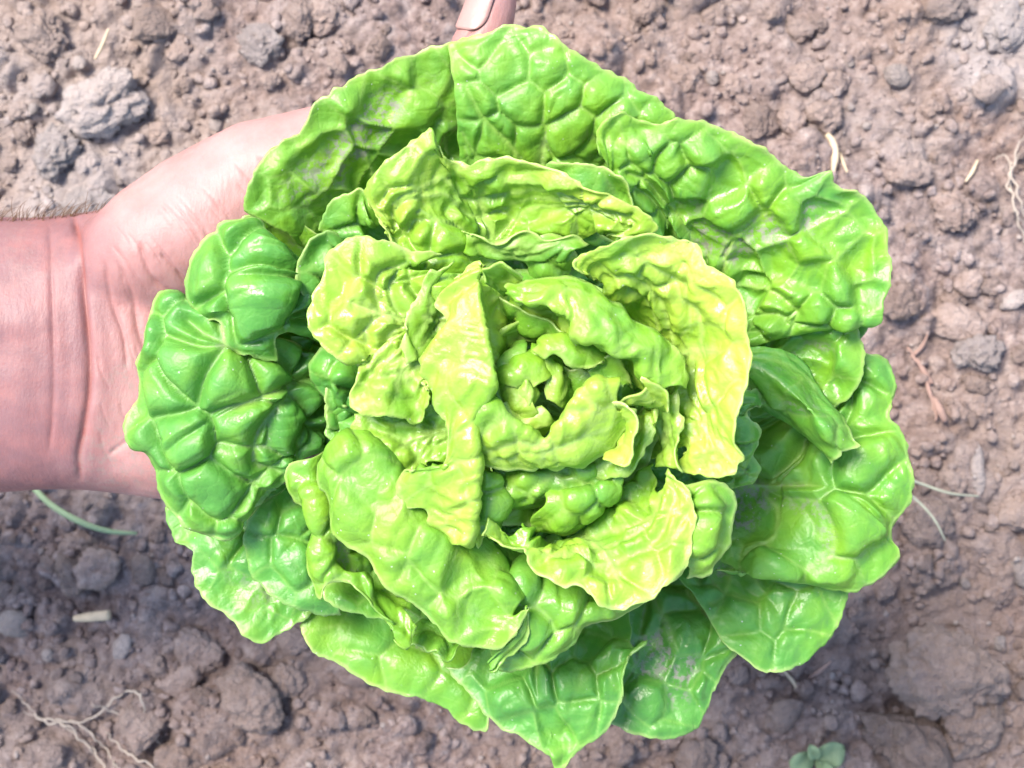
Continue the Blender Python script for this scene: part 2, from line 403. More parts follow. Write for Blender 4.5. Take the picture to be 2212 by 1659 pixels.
named = [  # mesh, name, X, Y, rx, ry, rot, label
 (GREYC[0], 'grey_clod', 558, 92, 46, 40, 0.3, 'pale grey crusted clod above the thumb side of the hand', 'clod'),
 (GREYC[1], 'grey_crust', 225, 225, 95, 62, 0.5, 'broad pale grey crust of dry soil above the forearm', 'clod'),
 (GREYC[2], 'grey_crust', 120, 330, 60, 50, 0.9, 'pale dusty hump of soil just above the forearm', 'clod'),
 (PALE[0], 'white_pebble', 170, 138, 17, 15, 0, 'small near-white pebble at the upper left', 'pebble'),
 (CL[0], 'soil_clod', 330, 45, 52, 40, 0.2, 'brown clod near the top edge left of the grey clod', 'clod'),
 (CL[1], 'soil_clod', 648, 42, 32, 42, 0.1, 'upright brown clod right beside the pale grey crusted clod', 'clod'),
 (CL[2], 'soil_clod', 700, 38, 36, 34, 0.4, 'rounded brown clod at the top edge left of the thumb', 'clod'),
 (CL[3], 'soil_clod', 818, 98, 29, 30, 0, 'rounded brown clod between the grey clod and the thumb', 'clod'),
 (CL[4], 'soil_clod', 1400, 22, 36, 30, 0.2, 'brown clod at the top edge right of the thumb', 'clod'),
 (CL[5], 'soil_clod', 1483, 166, 29, 29, 0, 'round brown clod beyond the top right lettuce leaf', 'clod'),
 (PALE[1], 'pale_pebble', 1538, 168, 16, 15, 0, 'small pale pebble beside the round brown clod', 'pebble'),
 (CL[6], 'soil_clod', 1725, 62, 32, 24, -0.7, 'slanting oval clod near the top right', 'clod'),
 (CL[7], 'soil_clod', 1762, 50, 22, 20, 0, 'dark clod touching the slanting oval clod', 'clod'),
 (CL[8], 'soil_clod', 1742, 165, 34, 30, 0.5, 'low brown clod above the largest right hand leaf', 'clod'),
 (CL[9], 'soil_clod', 1800, 182, 26, 26, 0, 'brown pebble-like clod right of the low brown clod', 'clod'),
 (CL[0], 'soil_clod', 1706, 258, 34, 32, 1.1, 'angular clod just above the large right leaf tip', 'clod'),
 (CL[2], 'soil_clod', 1640, 260, 40, 34, 2.0, 'rough clod touching the edge of the large right leaf', 'clod'),
 (CL[10], 'soil_clod', 1785, 245, 34, 38, 0.8, 'lumpy clod beside the curved dry straw', 'clod'),
 (PALE[2], 'cream_pebble', 1937, 163, 30, 28, 0, 'round cream pebble at the upper right', 'pebble'),
 (PALE[3], 'white_pebble', 1872, 272, 11, 11, 0, 'tiny white pebble below the round cream pebble', 'pebble'),
 (CL[11], 'soil_clod', 2030, 14, 52, 36, 0, 'large brown clod at the top edge in the right corner', 'clod'),
 (CL[12], 'soil_clod', 2136, 194, 36, 30, -0.3, 'smooth oval brown stone near the right edge', 'clod'),
 (GREYC[1], 'grey_crust', 2180, 55, 60, 46, 1.2, 'pale grey crust in the top right corner', 'clod'),
 (CL[13], 'soil_clod', 1966, 374, 42, 32, 0, 'smooth oblong brown stone right of the large leaf', 'clod'),
 (CL[1], 'soil_clod', 2056, 452, 50, 40, 2.2, 'squarish clod right of the oblong brown stone', 'clod'),
 (CL[3], 'soil_clod', 2010, 240, 30, 26, 1.7, 'half buried clod between the cream pebble and the oblong stone', 'clod'),
 (CL[5], 'soil_clod', 1945, 650, 37, 37, 1.0, 'round brown stone against the right edge of the large leaf', 'clod'),
 (CL[6], 'soil_clod', 2093, 616, 28, 28, 0.3, 'upper of two round clods touching right of the stone', 'clod'),
 (CL[7], 'soil_clod', 2058, 650, 26, 26, 0.9, 'lower of two round clods touching right of the stone', 'clod'),
 (CL[8], 'soil_clod', 2066, 696, 54, 34, -0.2, 'broad flat clod below the two round clods', 'clod'),
 (GREYC[2], 'grey_clod', 2108, 762, 54, 42, 0, 'greyish flat clod above the reddish twig', 'clod'),
 (CL[9], 'soil_clod', 2140, 620, 22, 20, 0, 'small clod right of the two round clods', 'clod'),
 (PALE[0], 'pale_stone', 2190, 650, 32, 18, 0.5, 'pale flaky stone at the right edge', 'stone'),
 (PALE[1], 'pale_stone', 2111, 1012, 17, 52, 0.05, 'upright elongated pale stone right of the lettuce', 'stone'),
 (CL[10], 'soil_clod', 2064, 1040, 26, 32, 0.3, 'clod left of the elongated pale stone', 'clod'),
 (CL[4], 'soil_clod', 2008, 1132, 52, 56, 0.6, 'chunky clod under the pale grass stem by the right leaf', 'clod'),
 (CL[0], 'soil_clod', 1908, 1268, 26, 24, 0.4, 'small pinkish clod just outside the lower right leaf', 'clod'),
 (PALE[2], 'pale_stone', 2204, 1235, 26, 40, 0.2, 'pale stone cut by the right edge of the picture', 'stone'),
 (CL[1], 'soil_clod', 2045, 1455, 118, 88, -0.35, 'largest clod of all at the lower right', 'clod'),
 (CL[3], 'soil_clod', 1965, 1600, 112, 70, -0.6, 'big clod with pale dusty top below the largest clod', 'clod'),
 (CL[2], 'soil_clod', 2095, 1570, 66, 60, 0.3, 'clod in the bottom right corner beside the big clod', 'clod'),
 (CL[11], 'soil_clod', 2200, 1105, 36, 40, 0, 'brown clod at the right edge below the pale stone stripe', 'clod'),
 (CL[12], 'soil_clod', 1695, 1545, 50, 34, 0.4, 'pale brown clod between the bottom leaves and the seedling', 'clod'),
 (CL[13], 'soil_clod', 1505, 1632, 40, 44, 0, 'clod at the bottom edge below the lowest leaf tip', 'clod'),
 (CL[5], 'soil_clod', 432, 1410, 50, 42, -0.6, 'rounded brown clod below the lower left leaf', 'clod'),
 (CL[4], 'soil_clod', 545, 1512, 76, 58, -0.9, 'large jagged clod below the lower left leaves', 'clod'),
 (CL[6], 'soil_clod', 390, 1475, 46, 34, 0.2, 'squarish clod left of the large jagged clod', 'clod'),
 (CL[7], 'soil_clod', 620, 1470, 34, 38, 0, 'smooth clod right of the large jagged clod', 'clod'),
 (CL[8], 'soil_clod', 632, 1385, 30, 26, 0, 'light clod just under the yellowish lower leaf', 'clod'),
 (CL[9], 'soil_clod', 212, 1232, 44, 44, 0.8, 'brown clod under the green grass stem', 'clod'),
 (CL[10], 'soil_clod', 158, 1238, 36, 46, 0.3, 'light brown clod left of the clod under the grass stem', 'clod'),
 (CL[11], 'soil_clod', 172, 1172, 34, 30, 0, 'grey-brown clod close below the green grass stem', 'clod'),
 (CL[12], 'soil_clod', 310, 1230, 30, 34, 0.7, 'clod between the grass stem end and the left leaf', 'clod'),
 (PALE[3], 'pale_stone', 28, 1345, 36, 36, 0, 'pale rounded stone at the lower left edge', 'stone'),
 (PALE[0], 'pale_pebble', 262, 1398, 20, 30, -0.4, 'pale pebble below the short straw piece', 'pebble'),
 (PALE[1], 'pale_pebble', 102, 1415, 14, 14, 0, 'little white pebble right of the pale rounded stone', 'pebble'),
 (CL[13], 'soil_clod', 385, 1640, 50, 46, 0.4, 'clod at the bottom edge right of the pale roots', 'clod'),
 (CL[0], 'soil_clod', 300, 1560, 56, 50, 0.9, 'dark low clod behind the pale roots', 'clod'),
 (GREYC[0], 'grey_clod', 185, 440, 56, 36, 0.4, 'angular grey clod against the upper edge of the wrist', 'clod'),
 (CL[1], 'soil_clod', 90, 75, 46, 60, 0.9, 'dark brown clod in the upper left corner', 'clod'),
 (CL[2], 'soil_clod', 345, 288, 23, 22, 0, 'small round pale brown clod above the thumb base', 'clod'),
 (CL[3], 'soil_clod', 395, 185, 26, 20, 0.4, 'small oval clod left below the grey crusted clod', 'clod'),
 (CL[5], 'soil_clod', 388, 105, 27, 22, 1.0, 'small clod between the corner clod and the grey clod', 'clod'),
]
for me, nm, X, Y, rx, ry, rot, lab, cat in named:
    g = {'clod': 'clods lying on the soil', 'pebble': 'pebbles on the soil', 'stone': 'stones on the soil'}[cat]
    put(me, nm, X, Y, rx, ry, min(rx, ry) * (1.0 if rx > 60 else .85), rot, 0.22 if rx > 60 else 0.34, lab, cat, g)

LANDMARKS = [(558, 92, 'the grey crusted clod'), (225, 225, 'the broad grey crust'), (170, 138, 'the near-white pebble'), (330, 45, 'the clod at the top edge'),
    (1050, 10, 'the thumb tip'), (1483, 166, 'the round clod beyond the top leaf'), (1725, 62, 'the slanting oval clod'), (1937, 163, 'the round cream pebble'),
    (2030, 14, 'the large clod at the top edge'), (2136, 194, 'the smooth oval stone'), (2180, 55, 'the corner crust'), (1966, 374, 'the oblong brown stone'),
    (2056, 452, 'the squarish clod'), (1800, 330, 'the curved dry straw'), (1945, 650, 'the round stone by the leaf'), (2066, 696, 'the broad flat clod'),
    (2190, 420, 'the roots at the right edge'), (2000, 830, 'the reddish twig'), (2111, 1012, 'the elongated pale stone'), (2008, 1132, 'the chunky clod'),
    (2204, 1235, 'the pale stone at the right edge'), (2045, 1455, 'the largest clod'), (1965, 1600, 'the big dusty clod'), (1765, 1640, 'the seedling'),
    (1695, 1545, 'the pale brown clod by the seedling'), (1505, 1632, 'the clod below the lowest leaf'), (432, 1410, 'the rounded clod at lower left'),
    (545, 1512, 'the large jagged clod'), (200, 1600, 'the tangle of pale roots'), (200, 1332, 'the short cream straw'), (28, 1345, 'the pale rounded stone'),
    (190, 1110, 'the green grass stem'), (185, 440, 'the grey clod by the wrist'), (60, 470, 'the forearm hairs'), (480, 330, 'the thumb base'),
    (90, 75, 'the corner clod at upper left'), (1640, 260, 'the rough clod touching the leaf'), (1280, 60, 'the topmost leaf'), (850, 1560, 'the yellowish lowest leaf'),
    (1850, 1330, 'the lower right leaf tip'), (380, 1250, 'the lower left leaf')]
used_labels = set()
def loose_label(X, Y, r, pale):
    size = 'tiny' if r < 12 else ('small' if r < 19 else 'middling')
    what = 'pale pebble' if pale else 'crumb of brown soil'
    opts = []
    for lx, ly, nm in sorted(LANDMARKS, key=lambda q: (q[0] - X) ** 2 + (q[1] - Y) ** 2)[:8]:
        dx, dy = X - lx, Y - ly; d = math.hypot(dx, dy)
        v_ = '' if abs(dy) < .45 * abs(dx) else ('below' if dy > 0 else 'above')
        h_ = '' if abs(dx) < .45 * abs(dy) else ('right' if dx > 0 else 'left')
        where = (v_ + ' and ' + h_ + ' of') if v_ and h_ else (v_ or h_ + ' of')
        far = 'close ' if d < 70 else ('' if d < 150 else 'some way ')
        lb = f'{size} {what} {far}{where} {nm}'
        if len(lb.split()) <= 16: opts.append(lb)
    for o in opts:
        if o not in used_labels: used_labels.add(o); return o
    return opts[0]
def region(X, Y):
    if X < 1106: return 'loose clods above the hand' if Y < 560 else 'loose clods at the lower left'
    return 'loose clods at the upper right' if Y < 620 else 'loose clods at the lower right'

def hidden(X, Y):
    if ((X - 1120) / 800) ** 2 + ((Y - 850) / 740) ** 2 < 1: return True
    return X < 520 and 470 - 0.35 * max(0, X - 170) < Y < 1060
n_small = 0; tries = 0
while n_small < 230 and tries < 6000:
    tries += 1
    X, Y = rnd.uniform(-20, 2232), rnd.uniform(-20, 1679)
    r = 9 + 20 * rnd.random() ** 2.2
    if hidden(X, Y): continue
    if any((X - a) ** 2 + (Y - b) ** 2 < (0.8 * (r + q)) ** 2 for a, b, q in placed): continue
    grp = region(X, Y)
    pale = rnd.random() < 0.05
    me = rnd.choice(PALE) if pale else rnd.choice(CL[6:] + SOILC)
    lab = loose_label(X, Y, r, pale)
    put(me, 'small_pebble' if pale else 'small_soil_clod', X, Y, r, r * rnd.uniform(.7, 1), None, rnd.uniform(0, 3.1), 0.3,
        lab, 'pebble' if pale else 'clod', ('pale pebbles: ' if pale else '') + grp)
    n_small += 1

# countless fine crumbs
def crumbs(name, n, sub, rmin, rmax, seed, mat, label):
    rs = np.random.RandomState(seed)
    bv, bf = ico(sub)
    xs = rs.uniform(-0.235, 0.235, n); ys = rs.uniform(-0.18, 0.18, n)
    r = rmin + (rmax - rmin) * rs.uniform(0, 1, n) ** 2.5
    zs = soil_h(xs, ys) + r * 0.25
    V = np.empty((n, len(bv), 3)); F = np.empty((n, len(bf), 3), int)
    for k in range(n):
        q = Euler(rs.uniform(0, 6.28, 3)).to_matrix()
        d = 1 + perlin(bv * 1.3 + rs.uniform(0, 200, 3)) * 0.55
        w = (bv * d[:, None] * rs.uniform(0.65, 1.15, 3)) @ np.array(q)
        V[k] = w * r[k] + (xs[k], ys[k], zs[k])
        F[k] = bf + k * len(bv)
    o = mesh_obj(name, V.reshape(-1, 3), F.reshape(-1, 3), mat)
    return tag(o, label, 'crumbs', None, 'stuff')
crumbs('soil_crumbs', 3600, 2, 0.0008, 0.0034, 3, M_SOIL, 'fine brown crumbs of dry soil strewn over the ground')
crumbs('pale_grit', 420, 1, 0.0006, 0.0018, 4, M_PALE, 'fine pale grit scattered over the ground')

# ------------------------------------------------------------------ bits on the soil
def tube(pts, radii, nseg=7, n=28, noise=0.0, seed=0):
    C = catmull(pts, n)
    R = np.interp(np.linspace(0, 1, n), np.linspace(0, 1, len(radii)), radii)
    if noise:
        C = C + np.stack([perlin(C * 260 + 7 * j + seed) for j in range(3)], 1) * noise
    T = np.gradient(C, axis=0); T /= np.linalg.norm(T, axis=1)[:, None] + 1e-12
    up = np.array([0.13, 0.21, 0.97]); A = np.cross(T, up); A /= np.linalg.norm(A, axis=1)[:, None] + 1e-12
    B = np.cross(T, A)
    th = np.linspace(0, 2 * np.pi, nseg, endpoint=False)
    V = C[:, None] + R[:, None, None] * (np.cos(th)[None, :, None] * A[:, None] + np.sin(th)[None, :, None] * B[:, None])
    V = V.reshape(-1, 3); F = []
    for i in range(n - 1):
        for j in range(nseg):
            a = i * nseg + j; b = i * nseg + (j + 1) % nseg
            F.append((a, b, b + nseg, a + nseg))
    F.append(tuple(range(nseg))[::-1]); F.append(tuple(range((n - 1) * nseg, n * nseg)))
    return V, F

def joined(parts):
    Vs, Fs, o = [], [], 0
    for v, f in parts:
        Vs.append(v); Fs += [tuple(i + o for i in q) for q in f]; o += len(v)
    return np.vstack(Vs), Fs

def on_soil(pts, lift=0.003):
    out = []
    for p in pts:
        X, Y = p[:2]; l = p[2] if len(p) > 2 else lift
        x, y, _ = gpt(X, Y); z = float(soil_h(np.array([x]), np.array([y]))[0]) + l
        k = (CAM_Z - z) / CAM_Z
        out.append((x * k, y * k, z))
    return out

def strand(name, pts, radii, mat, label, cat, group=None, lift=0.003, noise=0.0, n=30, parent=None):
    v, f = tube(on_soil(pts, lift), radii, n=n, noise=noise, seed=len(placed))
    o = mesh_obj(name, v, f, mat, parent)
    if parent is None: tag(o, label, cat, group)
    return o

strand('grass_stem', [(60, 1040, .012), (110, 1090, .016), (180, 1130, .014), (240, 1148, .010), (295, 1152, .004)],
       [.0012, .0013, .0013, .0011, .0007], M_STEM, 'green grass stem curving out from under the wrist', 'grass')
strand('grass_stem', [(1940, 1025, .012), (1990, 1045, .012), (2050, 1065, .010), (2115, 1072, .005)],
       [.0005, .0006, .0005, .0003], M_STEMP, 'pale thin grass stem running right from the lettuce edge', 'grass')
strand('grass_stem', [(1940, 1050, .018), (1985, 1085, .022), (2020, 1125, .024), (2042, 1168, .022)],
       [.0005, .0006, .0005, .0003], M_STEMP, 'pale grass stem lying down across the chunky clod', 'grass')
strand('straw', [(1786, 290), (1798, 305), (1804, 330), (1800, 372)], [.0012, .0016, .0017, .0008], M_STRAW,
       'short curved dry straw above the large right leaf', 'straw')
strand('straw', [(162, 1336, .007), (200, 1332, .008), (236, 1328, .008)], [.0014, .0021, .0022], M_STRAW,
       'short thick cream straw at the lower left', 'straw')
tw = strand('twig', [(1962, 752), (1985, 790), (2003, 830), (2018, 880), (2022, 910)], [.0005, .0009, .0010, .0008, .0005], M_TWIG,
       'thin forked reddish twig right of the lettuce', 'twig', noise=.001)
strand('twig_branch', [(1968, 772), (1992, 748), (2004, 722)], [.0008, .0009, .0005], M_TWIG, None, None, parent=tw)
strand('twig_branch', [(1980, 775), (1998, 805), (2014, 828)], [.0008, .0013, .0008], M_TWIG, None, None, parent=tw)
strand('bark_piece', [(2018, 860, .004), (2030, 885, .004), (2042, 910, .004)], [.0012, .0018, .0013], M_TWIG,
       'dark red bark chip at the lower end of the twig', 'bark', n=10)
# root bundles
def root_bundle(strands, label, mat=M_ROOT):
    o0 = empty('root_bundle', on_soil([strands[0][0]])[0])
    tag(o0, label, 'roots', 'dry root bundles on the soil')
    for s in strands:
        v, f = tube(on_soil(s, .0045), [.0002, .0005, .0005, .0002], n=46, noise=.0018, seed=len(s) * 3 + s[0][0])
        v = v - np.array(o0.location)
        mesh_obj('root', v, f, mat, o0)
root_bundle([[(30, 1495), (60, 1530), (95, 1555), (140, 1570), (190, 1610), (235, 1670)],
             [(55, 1540), (95, 1556), (150, 1558), (195, 1585), (230, 1625), (262, 1672)],
             [(90, 1552), (145, 1568), (180, 1600), (215, 1650), (228, 1672)],
             [(95, 1555), (170, 1560), (215, 1545), (245, 1510), (290, 1495), (308, 1510), (312, 1545), (330, 1590)],
             [(200, 1520), (250, 1540), (300, 1560), (340, 1600), (366, 1640), (372, 1672)],
             [(230, 1580), (270, 1620), (330, 1660), (350, 1675)]],
            'tangle of pale thin dry roots in the lower left corner')
root_bundle([[(2150, 340), (2170, 336), (2182, 352), (2184, 400), (2192, 450), (2216, 490)],
             [(2216, 290), (2196, 330), (2190, 380), (2200, 430), (2220, 470)],
             [(2205, 330), (2180, 370), (2184, 430), (2206, 500), (2214, 530)]],
            'pale dry roots hanging at the right edge')
strand('straw', [(2086, 392), (2100, 372), (2112, 346)], [.0005, .0009, .0005], M_STRAW, 'thin straw left of the roots at the right edge', 'straw')
strand('straw', [(1815, 330), (1822, 352), (1830, 372)], [.0004, .0007, .0004], M_STRAW, 'hair-thin straw right of the curved straw', 'straw')
strand('straw', [(235, 62, .006), (220, 100, .006), (205, 128, .006)], [.0005, .0009, .0006], M_STRAW, 'thin straw lying on the upper left crust', 'straw')
strand('straw', [(1690, 1445), (1715, 1475), (1725, 1500)], [.0005, .0008, .0004], M_STRAW, 'thin pale root below the lower right leaf', 'straw')
strand('straw', [(1795, 1430), (1770, 1450), (1745, 1466)], [.0005, .0009, .0004], M_TWIG, 'thin brown straw right of the lower right leaf', 'straw')
# seedling
sd = empty('seedling', on_soil([(1765, 1640)])[0])
tag(sd, 'small grey-green seedling with paired leaves at the bottom edge', 'seedling')
def seed_leaf(X0, Y0, X1, Y1, w, lift):
    a, b = np.array(on_soil([(X0, Y0)], lift)[0]), np.array(on_soil([(X1, Y1)], lift + .003)[0])
    d = b - a; L = np.linalg.norm(d); s = np.cross(d / L, (0, 0, 1)); nu, nv = 14, 9
    V = []
    for i in range(nu):
        t = i / (nu - 1); wd = w * math.sin(math.pi * min(1, t * 0.93 + .04)) ** .7
        for j in range(nv):
            q = j / (nv - 1) * 2 - 1
            p = a + d * t + s * wd * q + np.array((0, 0, 1)) * (.0025 * math.sin(math.pi * t) + .0015 * abs(q) + .0006 * math.sin(9 * t + 3 * q))
            V.append(p - np.array(sd.location))
    o = mesh_obj('leaf', V, grid_faces(nu, nv), M_SEED, sd)
    m = o.modifiers.new('thick', 'SOLIDIFY'); m.thickness = .0004
for a in ((1762, 1640, 1822, 1612, .0055, .004), (1758, 1640, 1704, 1648, .0055, .004), (1762, 1642, 1800, 1680, .005, .003), (1762, 1640, 1748, 1608, .003, .008)):
    seed_leaf(*a)
v, f = tube([(0, 0, -.003), (0.0003, 0, .004), (0, 0.0004, .008)], [.0008, .0007, .0005], n=8)
mesh_obj('stem', v, f, M_SEED, sd)

# ------------------------------------------------------------------ the hand and forearm
def build_hand():
    bm_v, bm_f = [], []
    def add(v, f):
        o = sum(len(q) for q in bm_v)
        bm_v.append(np.array(v)); bm_f.extend([tuple(i + o for i in q) for q in f])
    def loft(stations, ns=40, n=60, p=2.3):
        """stations: (X, ytop, ybottom, ztop cm, thickness cm) -> superellipse tube along the arm"""
        S = []
        for X, y0, y1, zt, th in stations:
            zc = zt - th / 2
            a, b = wpt(X, y0, zc), wpt(X, y1, zc)
            S.append((a[0], (a[1] + b[1]) / 2, REF + zc * .01, (a[1] - b[1]) / 2, th * .005))
        S = np.array(S)
        s = np.linspace(0, 1, len(S)); t = np.linspace(0, 1, n)
        C = catmull(S[:, :3], n); 
        xs = S[:, 0]
        hy = np.interp(C[:, 0], xs, S[:, 3]); hz = np.interp(C[:, 0], xs, S[:, 4])
        cy = np.interp(C[:, 0], xs, S[:, 1]); cz = np.interp(C[:, 0], xs, S[:, 2])
        ker = np.array([1, 2, 3, 2, 1]) / 9.
        sm = lambda q: np.convolve(np.pad(q, 2, 'edge'), ker, 'valid')
        hy, hz, cy, cz = map(sm, (hy, hz, cy, cz))
        th = np.linspace(0, 2 * np.pi, ns, endpoint=False)
        cs = np.sign(np.cos(th)) * np.abs(np.cos(th)) ** (2 / p); sn = np.sign(np.sin(th)) * np.abs(np.sin(th)) ** (2 / p)
        V = np.stack([np.repeat(C[:, 0][:, None], ns, 1), cy[:, None] + hy[:, None] * cs, cz[:, None] + hz[:, None] * sn], -1).reshape(-1, 3)
        F = []
        for i in range(n - 1):
            for j in range(ns):
                a = i * ns + j; b = i * ns + (j + 1) % ns
                F.append((a, a + ns, b + ns, b))
        F.append(tuple(range(ns))); F.append(tuple(range((n - 1) * ns, n * ns))[::-1])
        add(V, F)
    def chain(pts, n=40, ns=20, flat=1.0):
        """pts: (X, Y, z cm, radius cm), a tapered rounded limb"""
        P = np.array([wpt(*q[:3]) for q in pts]); R = np.array([q[3] for q in pts]) * .01
        d = np.concatenate([[0], np.cumsum(np.linalg.norm(np.diff(P, axis=0), axis=1))]); d /= d[-1]
        C = catmull(P, n); r = np.interp(np.linspace(0, 1, n), d, R)
        v, f = tube(C, r, nseg=ns, n=n); add(v, f)
        for e, rr in ((C[0], r[0]), (C[-1], r[-1])):
            iv, if_ = ico(3); add(iv * rr * .995 + e, [tuple(q) for q in if_])
    loft([(-2300, 420, 1090, -5.0, 8.0), (-1500, 330, 1150, -4.2, 8.4), (-800, 390, 1120, -3.9, 7.2), (-300, 450, 1085, -4.0, 5.4), (0, 470, 1066, -4.1, 4.6), (100, 474, 1054, -4.15, 4.2),
          (175, 468, 1052, -4.2, 4.0), (250, 448, 1064, -4.2, 4.0), (340, 420, 1080, -4.35, 3.9), (450, 395, 1092, -4.7, 3.5),
          (600, 390, 1085, -5.2, 3.0), (800, 430, 1070, -5.6, 2.6), (980, 470, 1050, -5.8, 2.2), (1060, 500, 1030, -6.0, 1.7)])
    # thenar and hypothenar pads
    chain([(215, 600, -5.6, 1.25), (330, 545, -5.35, 1.75), (440, 490, -5.4, 1.95), (560, 410, -5.3, 1.75), (680, 345, -5.0, 1.35)])
    chain([(230, 930, -5.9, 1.2), (360, 960, -6.0, 1.45), (520, 975, -6.6, 1.3), (760, 980, -6.8, 1.2)])
    # thumb: knuckle, joint, tip
    chain([(560, 385, -5.1, 1.5), (690, 325, -4.6, 1.12), (830, 275, -4.3, 0.95), (975, 215, -4.1, 0.86), (1034, 105, -3.9, 0.70), (1066, 5, -3.8, 0.60), (1076, -30, -3.8, 0.50)])
    # fingers, spread under the lettuce and curling up a little at the tips
    chain([(930, 560, -6.7, 1.0), (1060, 520, -6.9, .95), (1250, 470, -7.0, .88), (1400, 450, -6.6, .82), (1480, 440, -5.9, .72)])
    chain([(930, 690, -6.9, 1.0), (1080, 670, -7.0, .98), (1300, 660, -7.1, .9), (1470, 670, -6.8, .84), (1560, 680, -6.1, .74)])
    chain([(930, 830, -6.9, 1.0), (1080, 830, -7.0, .95), (1290, 850, -7.1, .88), (1440, 880, -6.8, .80), (1530, 900, -6.2, .70)])
    chain([(900, 970, -6.9, .95), (1030, 985, -7.0, .86), (1200, 1020, -7.1, .76), (1310, 1050, -6.8, .70), (1380, 1070, -6.3, .60)])
    V, F = np.vstack(bm_v), bm_f
    tmp = mesh_obj('hand_tmp', V, F, None)
    md = tmp.modifiers.new('r', 'REMESH'); md.mode = 'VOXEL'; md.voxel_size = 0.0011
    ms = tmp.modifiers.new('s', 'SMOOTH'); ms.factor = 0.6; ms.iterations = 14
    dg = bpy.context.evaluated_depsgraph_get()
    me = bpy.data.meshes.new_from_object(tmp.evaluated_get(dg))
    bpy.data.objects.remove(tmp)
    bm = bmesh.new(); bm.from_mesh(me)
    def seen(c):
        kk = (CAM_Z - c.z) * SENSOR / FOCAL / 2212.0
        X = c.x / kk + 1106; Y = 829.5 - c.y / kk
        return c.z > REF - .066 and ((-30 < X < 600 and 230 < Y < 1120) or (930 < X < 1140 and Y < 140))
    es = {e for fc in bm.faces if fc.normal.z > -.1 and seen(fc.calc_center_median()) for e in fc.edges}
    bmesh.ops.subdivide_edges(bm, edges=list(es), cuts=3, use_grid_fill=True, smooth=0)
    bm.normal_update(); bm.to_mesh(me); bm.free(); me.update()
    nv = len(me.vertices); co = np.empty(nv * 3, np.float32); me.vertices.foreach_get('co', co)
    nr = np.empty(nv * 3, np.float32); me.vertices.foreach_get('normal', nr)
    co = co.reshape(-1, 3).astype(float); nr = nr.reshape(-1, 3).astype(float)
    # position as it shows in the picture, to lay the skin folds where they are
    k = (CAM_Z - co[:, 2]) * SENSOR / FOCAL / 2212.0
    PX = co[:, 0] / k + 1106.0; PY = 829.5 - co[:, 1] / k
    topside = np.clip(nr[:, 2] * 2.5, 0, 1)
    crease = np.zeros(nv); disp = np.zeros(nv)
    def fold(pts, w, depth, dark, fade=25):
        nonlocal crease, disp
        C = catmull([(a, b, 0) for a, b in pts], 420)[:, :2]
        box = (PX > C[:, 0].min() - 90) & (PX < C[:, 0].max() + 90) & (PY > C[:, 1].min() - 90) & (PY < C[:, 1].max() + 90)
        ii = np.where(box)[0]
        if not len(ii): return
        D = np.hypot(PX[ii, None] - C[None, :, 0], PY[ii, None] - C[None, :, 1])
        j = D.argmin(1); d = D.min(1)
        t = j / 419.; e = np.clip(np.minimum(t, 1 - t) * fade / 2.5, 0, 1)
        e = e * (.85 + .15 * np.sin(t * 23 + w) * np.sin(t * 7.3 + 1))
        g = np.exp(-(d / w) ** 2) * e
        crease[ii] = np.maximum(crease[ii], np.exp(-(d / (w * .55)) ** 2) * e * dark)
        disp[ii] -= g * depth
        disp[ii] += np.exp(-((d - 3.2 * w) / (2.0 * w)) ** 2) * e * depth * .25
    fold([(160, 462), (172, 540), (180, 620), (188, 700), (193, 780), (192, 850), (180, 930), (170, 985), (176, 1040)], 8, .0010, 1.0, 60)
    fold([(106, 470), (110, 560), (114, 680), (116, 800), (113, 900), (104, 990)], 6, .00035, .30)
    fold([(300, 520), (330, 600), (390, 640), (420, 650)], 6, .0005, .35)
    fold([(250, 560), (285, 640), (300, 720), (330, 790), (360, 820)], 6, .0005, .30)
    fold([(225, 560), (240, 650), (265, 720), (275, 800)], 5, .0004, .25)
    fold([(345, 545), (400, 600), (430, 620)], 5, .0004, .3)
    fold([(230, 985), (280, 950), (340, 930), (400, 930)], 6, .0004, .22)
    rs = np.random.RandomState(5)
    for q in range(30):                                # slanting lines over the thumb pad
        x = 240 + rs.uniform(0, 330); y = 480 - (x - 260) * .52 + rs.uniform(-5, 80)
        L = rs.uniform(40, 130)
        fold([(x, y), (x + L * .35, y + L * .42), (x + L * .62, y + L * .86)], 3, .00010, .14 + .20 * rs.rand())
    for q in range(12):
        x = 205 + rs.uniform(0, 150); y = 560 + rs.uniform(0, 380); L = rs.uniform(50, 120)
        fold([(x, y), (x + L * .12, y + L * .5), (x + L * .36, y + L)], 3.5, .00012, .12 + .14 * rs.rand())
    # wavy flesh, a tendon and the pads
    disp += perlin(co * 45 + 3) * .0006 * topside + perlin(co * 130) * .0003
    disp += np.exp(-((PY - 700) / 40) ** 2) * np.clip((150 - PX) / 200, 0, 1) * .0012 * topside
    # thumb cleft beside the nail
    fold([(1062, -20), (1050, 25), (1035, 52), (1012, 78), (990, 100)], 5, .0006, .6, 60)
    co2 = co + nr * (disp * np.where(PX > 900, 1, topside))[:, None]
    me.vertices.foreach_set('co', co2.astype(np.float32).ravel())
    palm = np.clip((PX - 150 + perlin(co * 60) * 40) / 120, 0, 1) * np.clip(nr[:, 2] + .75, 0, 1)
    dirt = np.exp(-((PX - 270) / 45) ** 2 - ((PY - 810) / 60) ** 2) * .9 + np.exp(-((PX - 240) / 60) ** 2 - ((PY - 960) / 60) ** 2) * .8 \
        + np.clip(perlin(co * 60 + 9) - .05, 0, 1) * .7 + np.clip((PY - 900) / 150, 0, 1) * np.clip((PX - 170) / 60, 0, 1) * .6
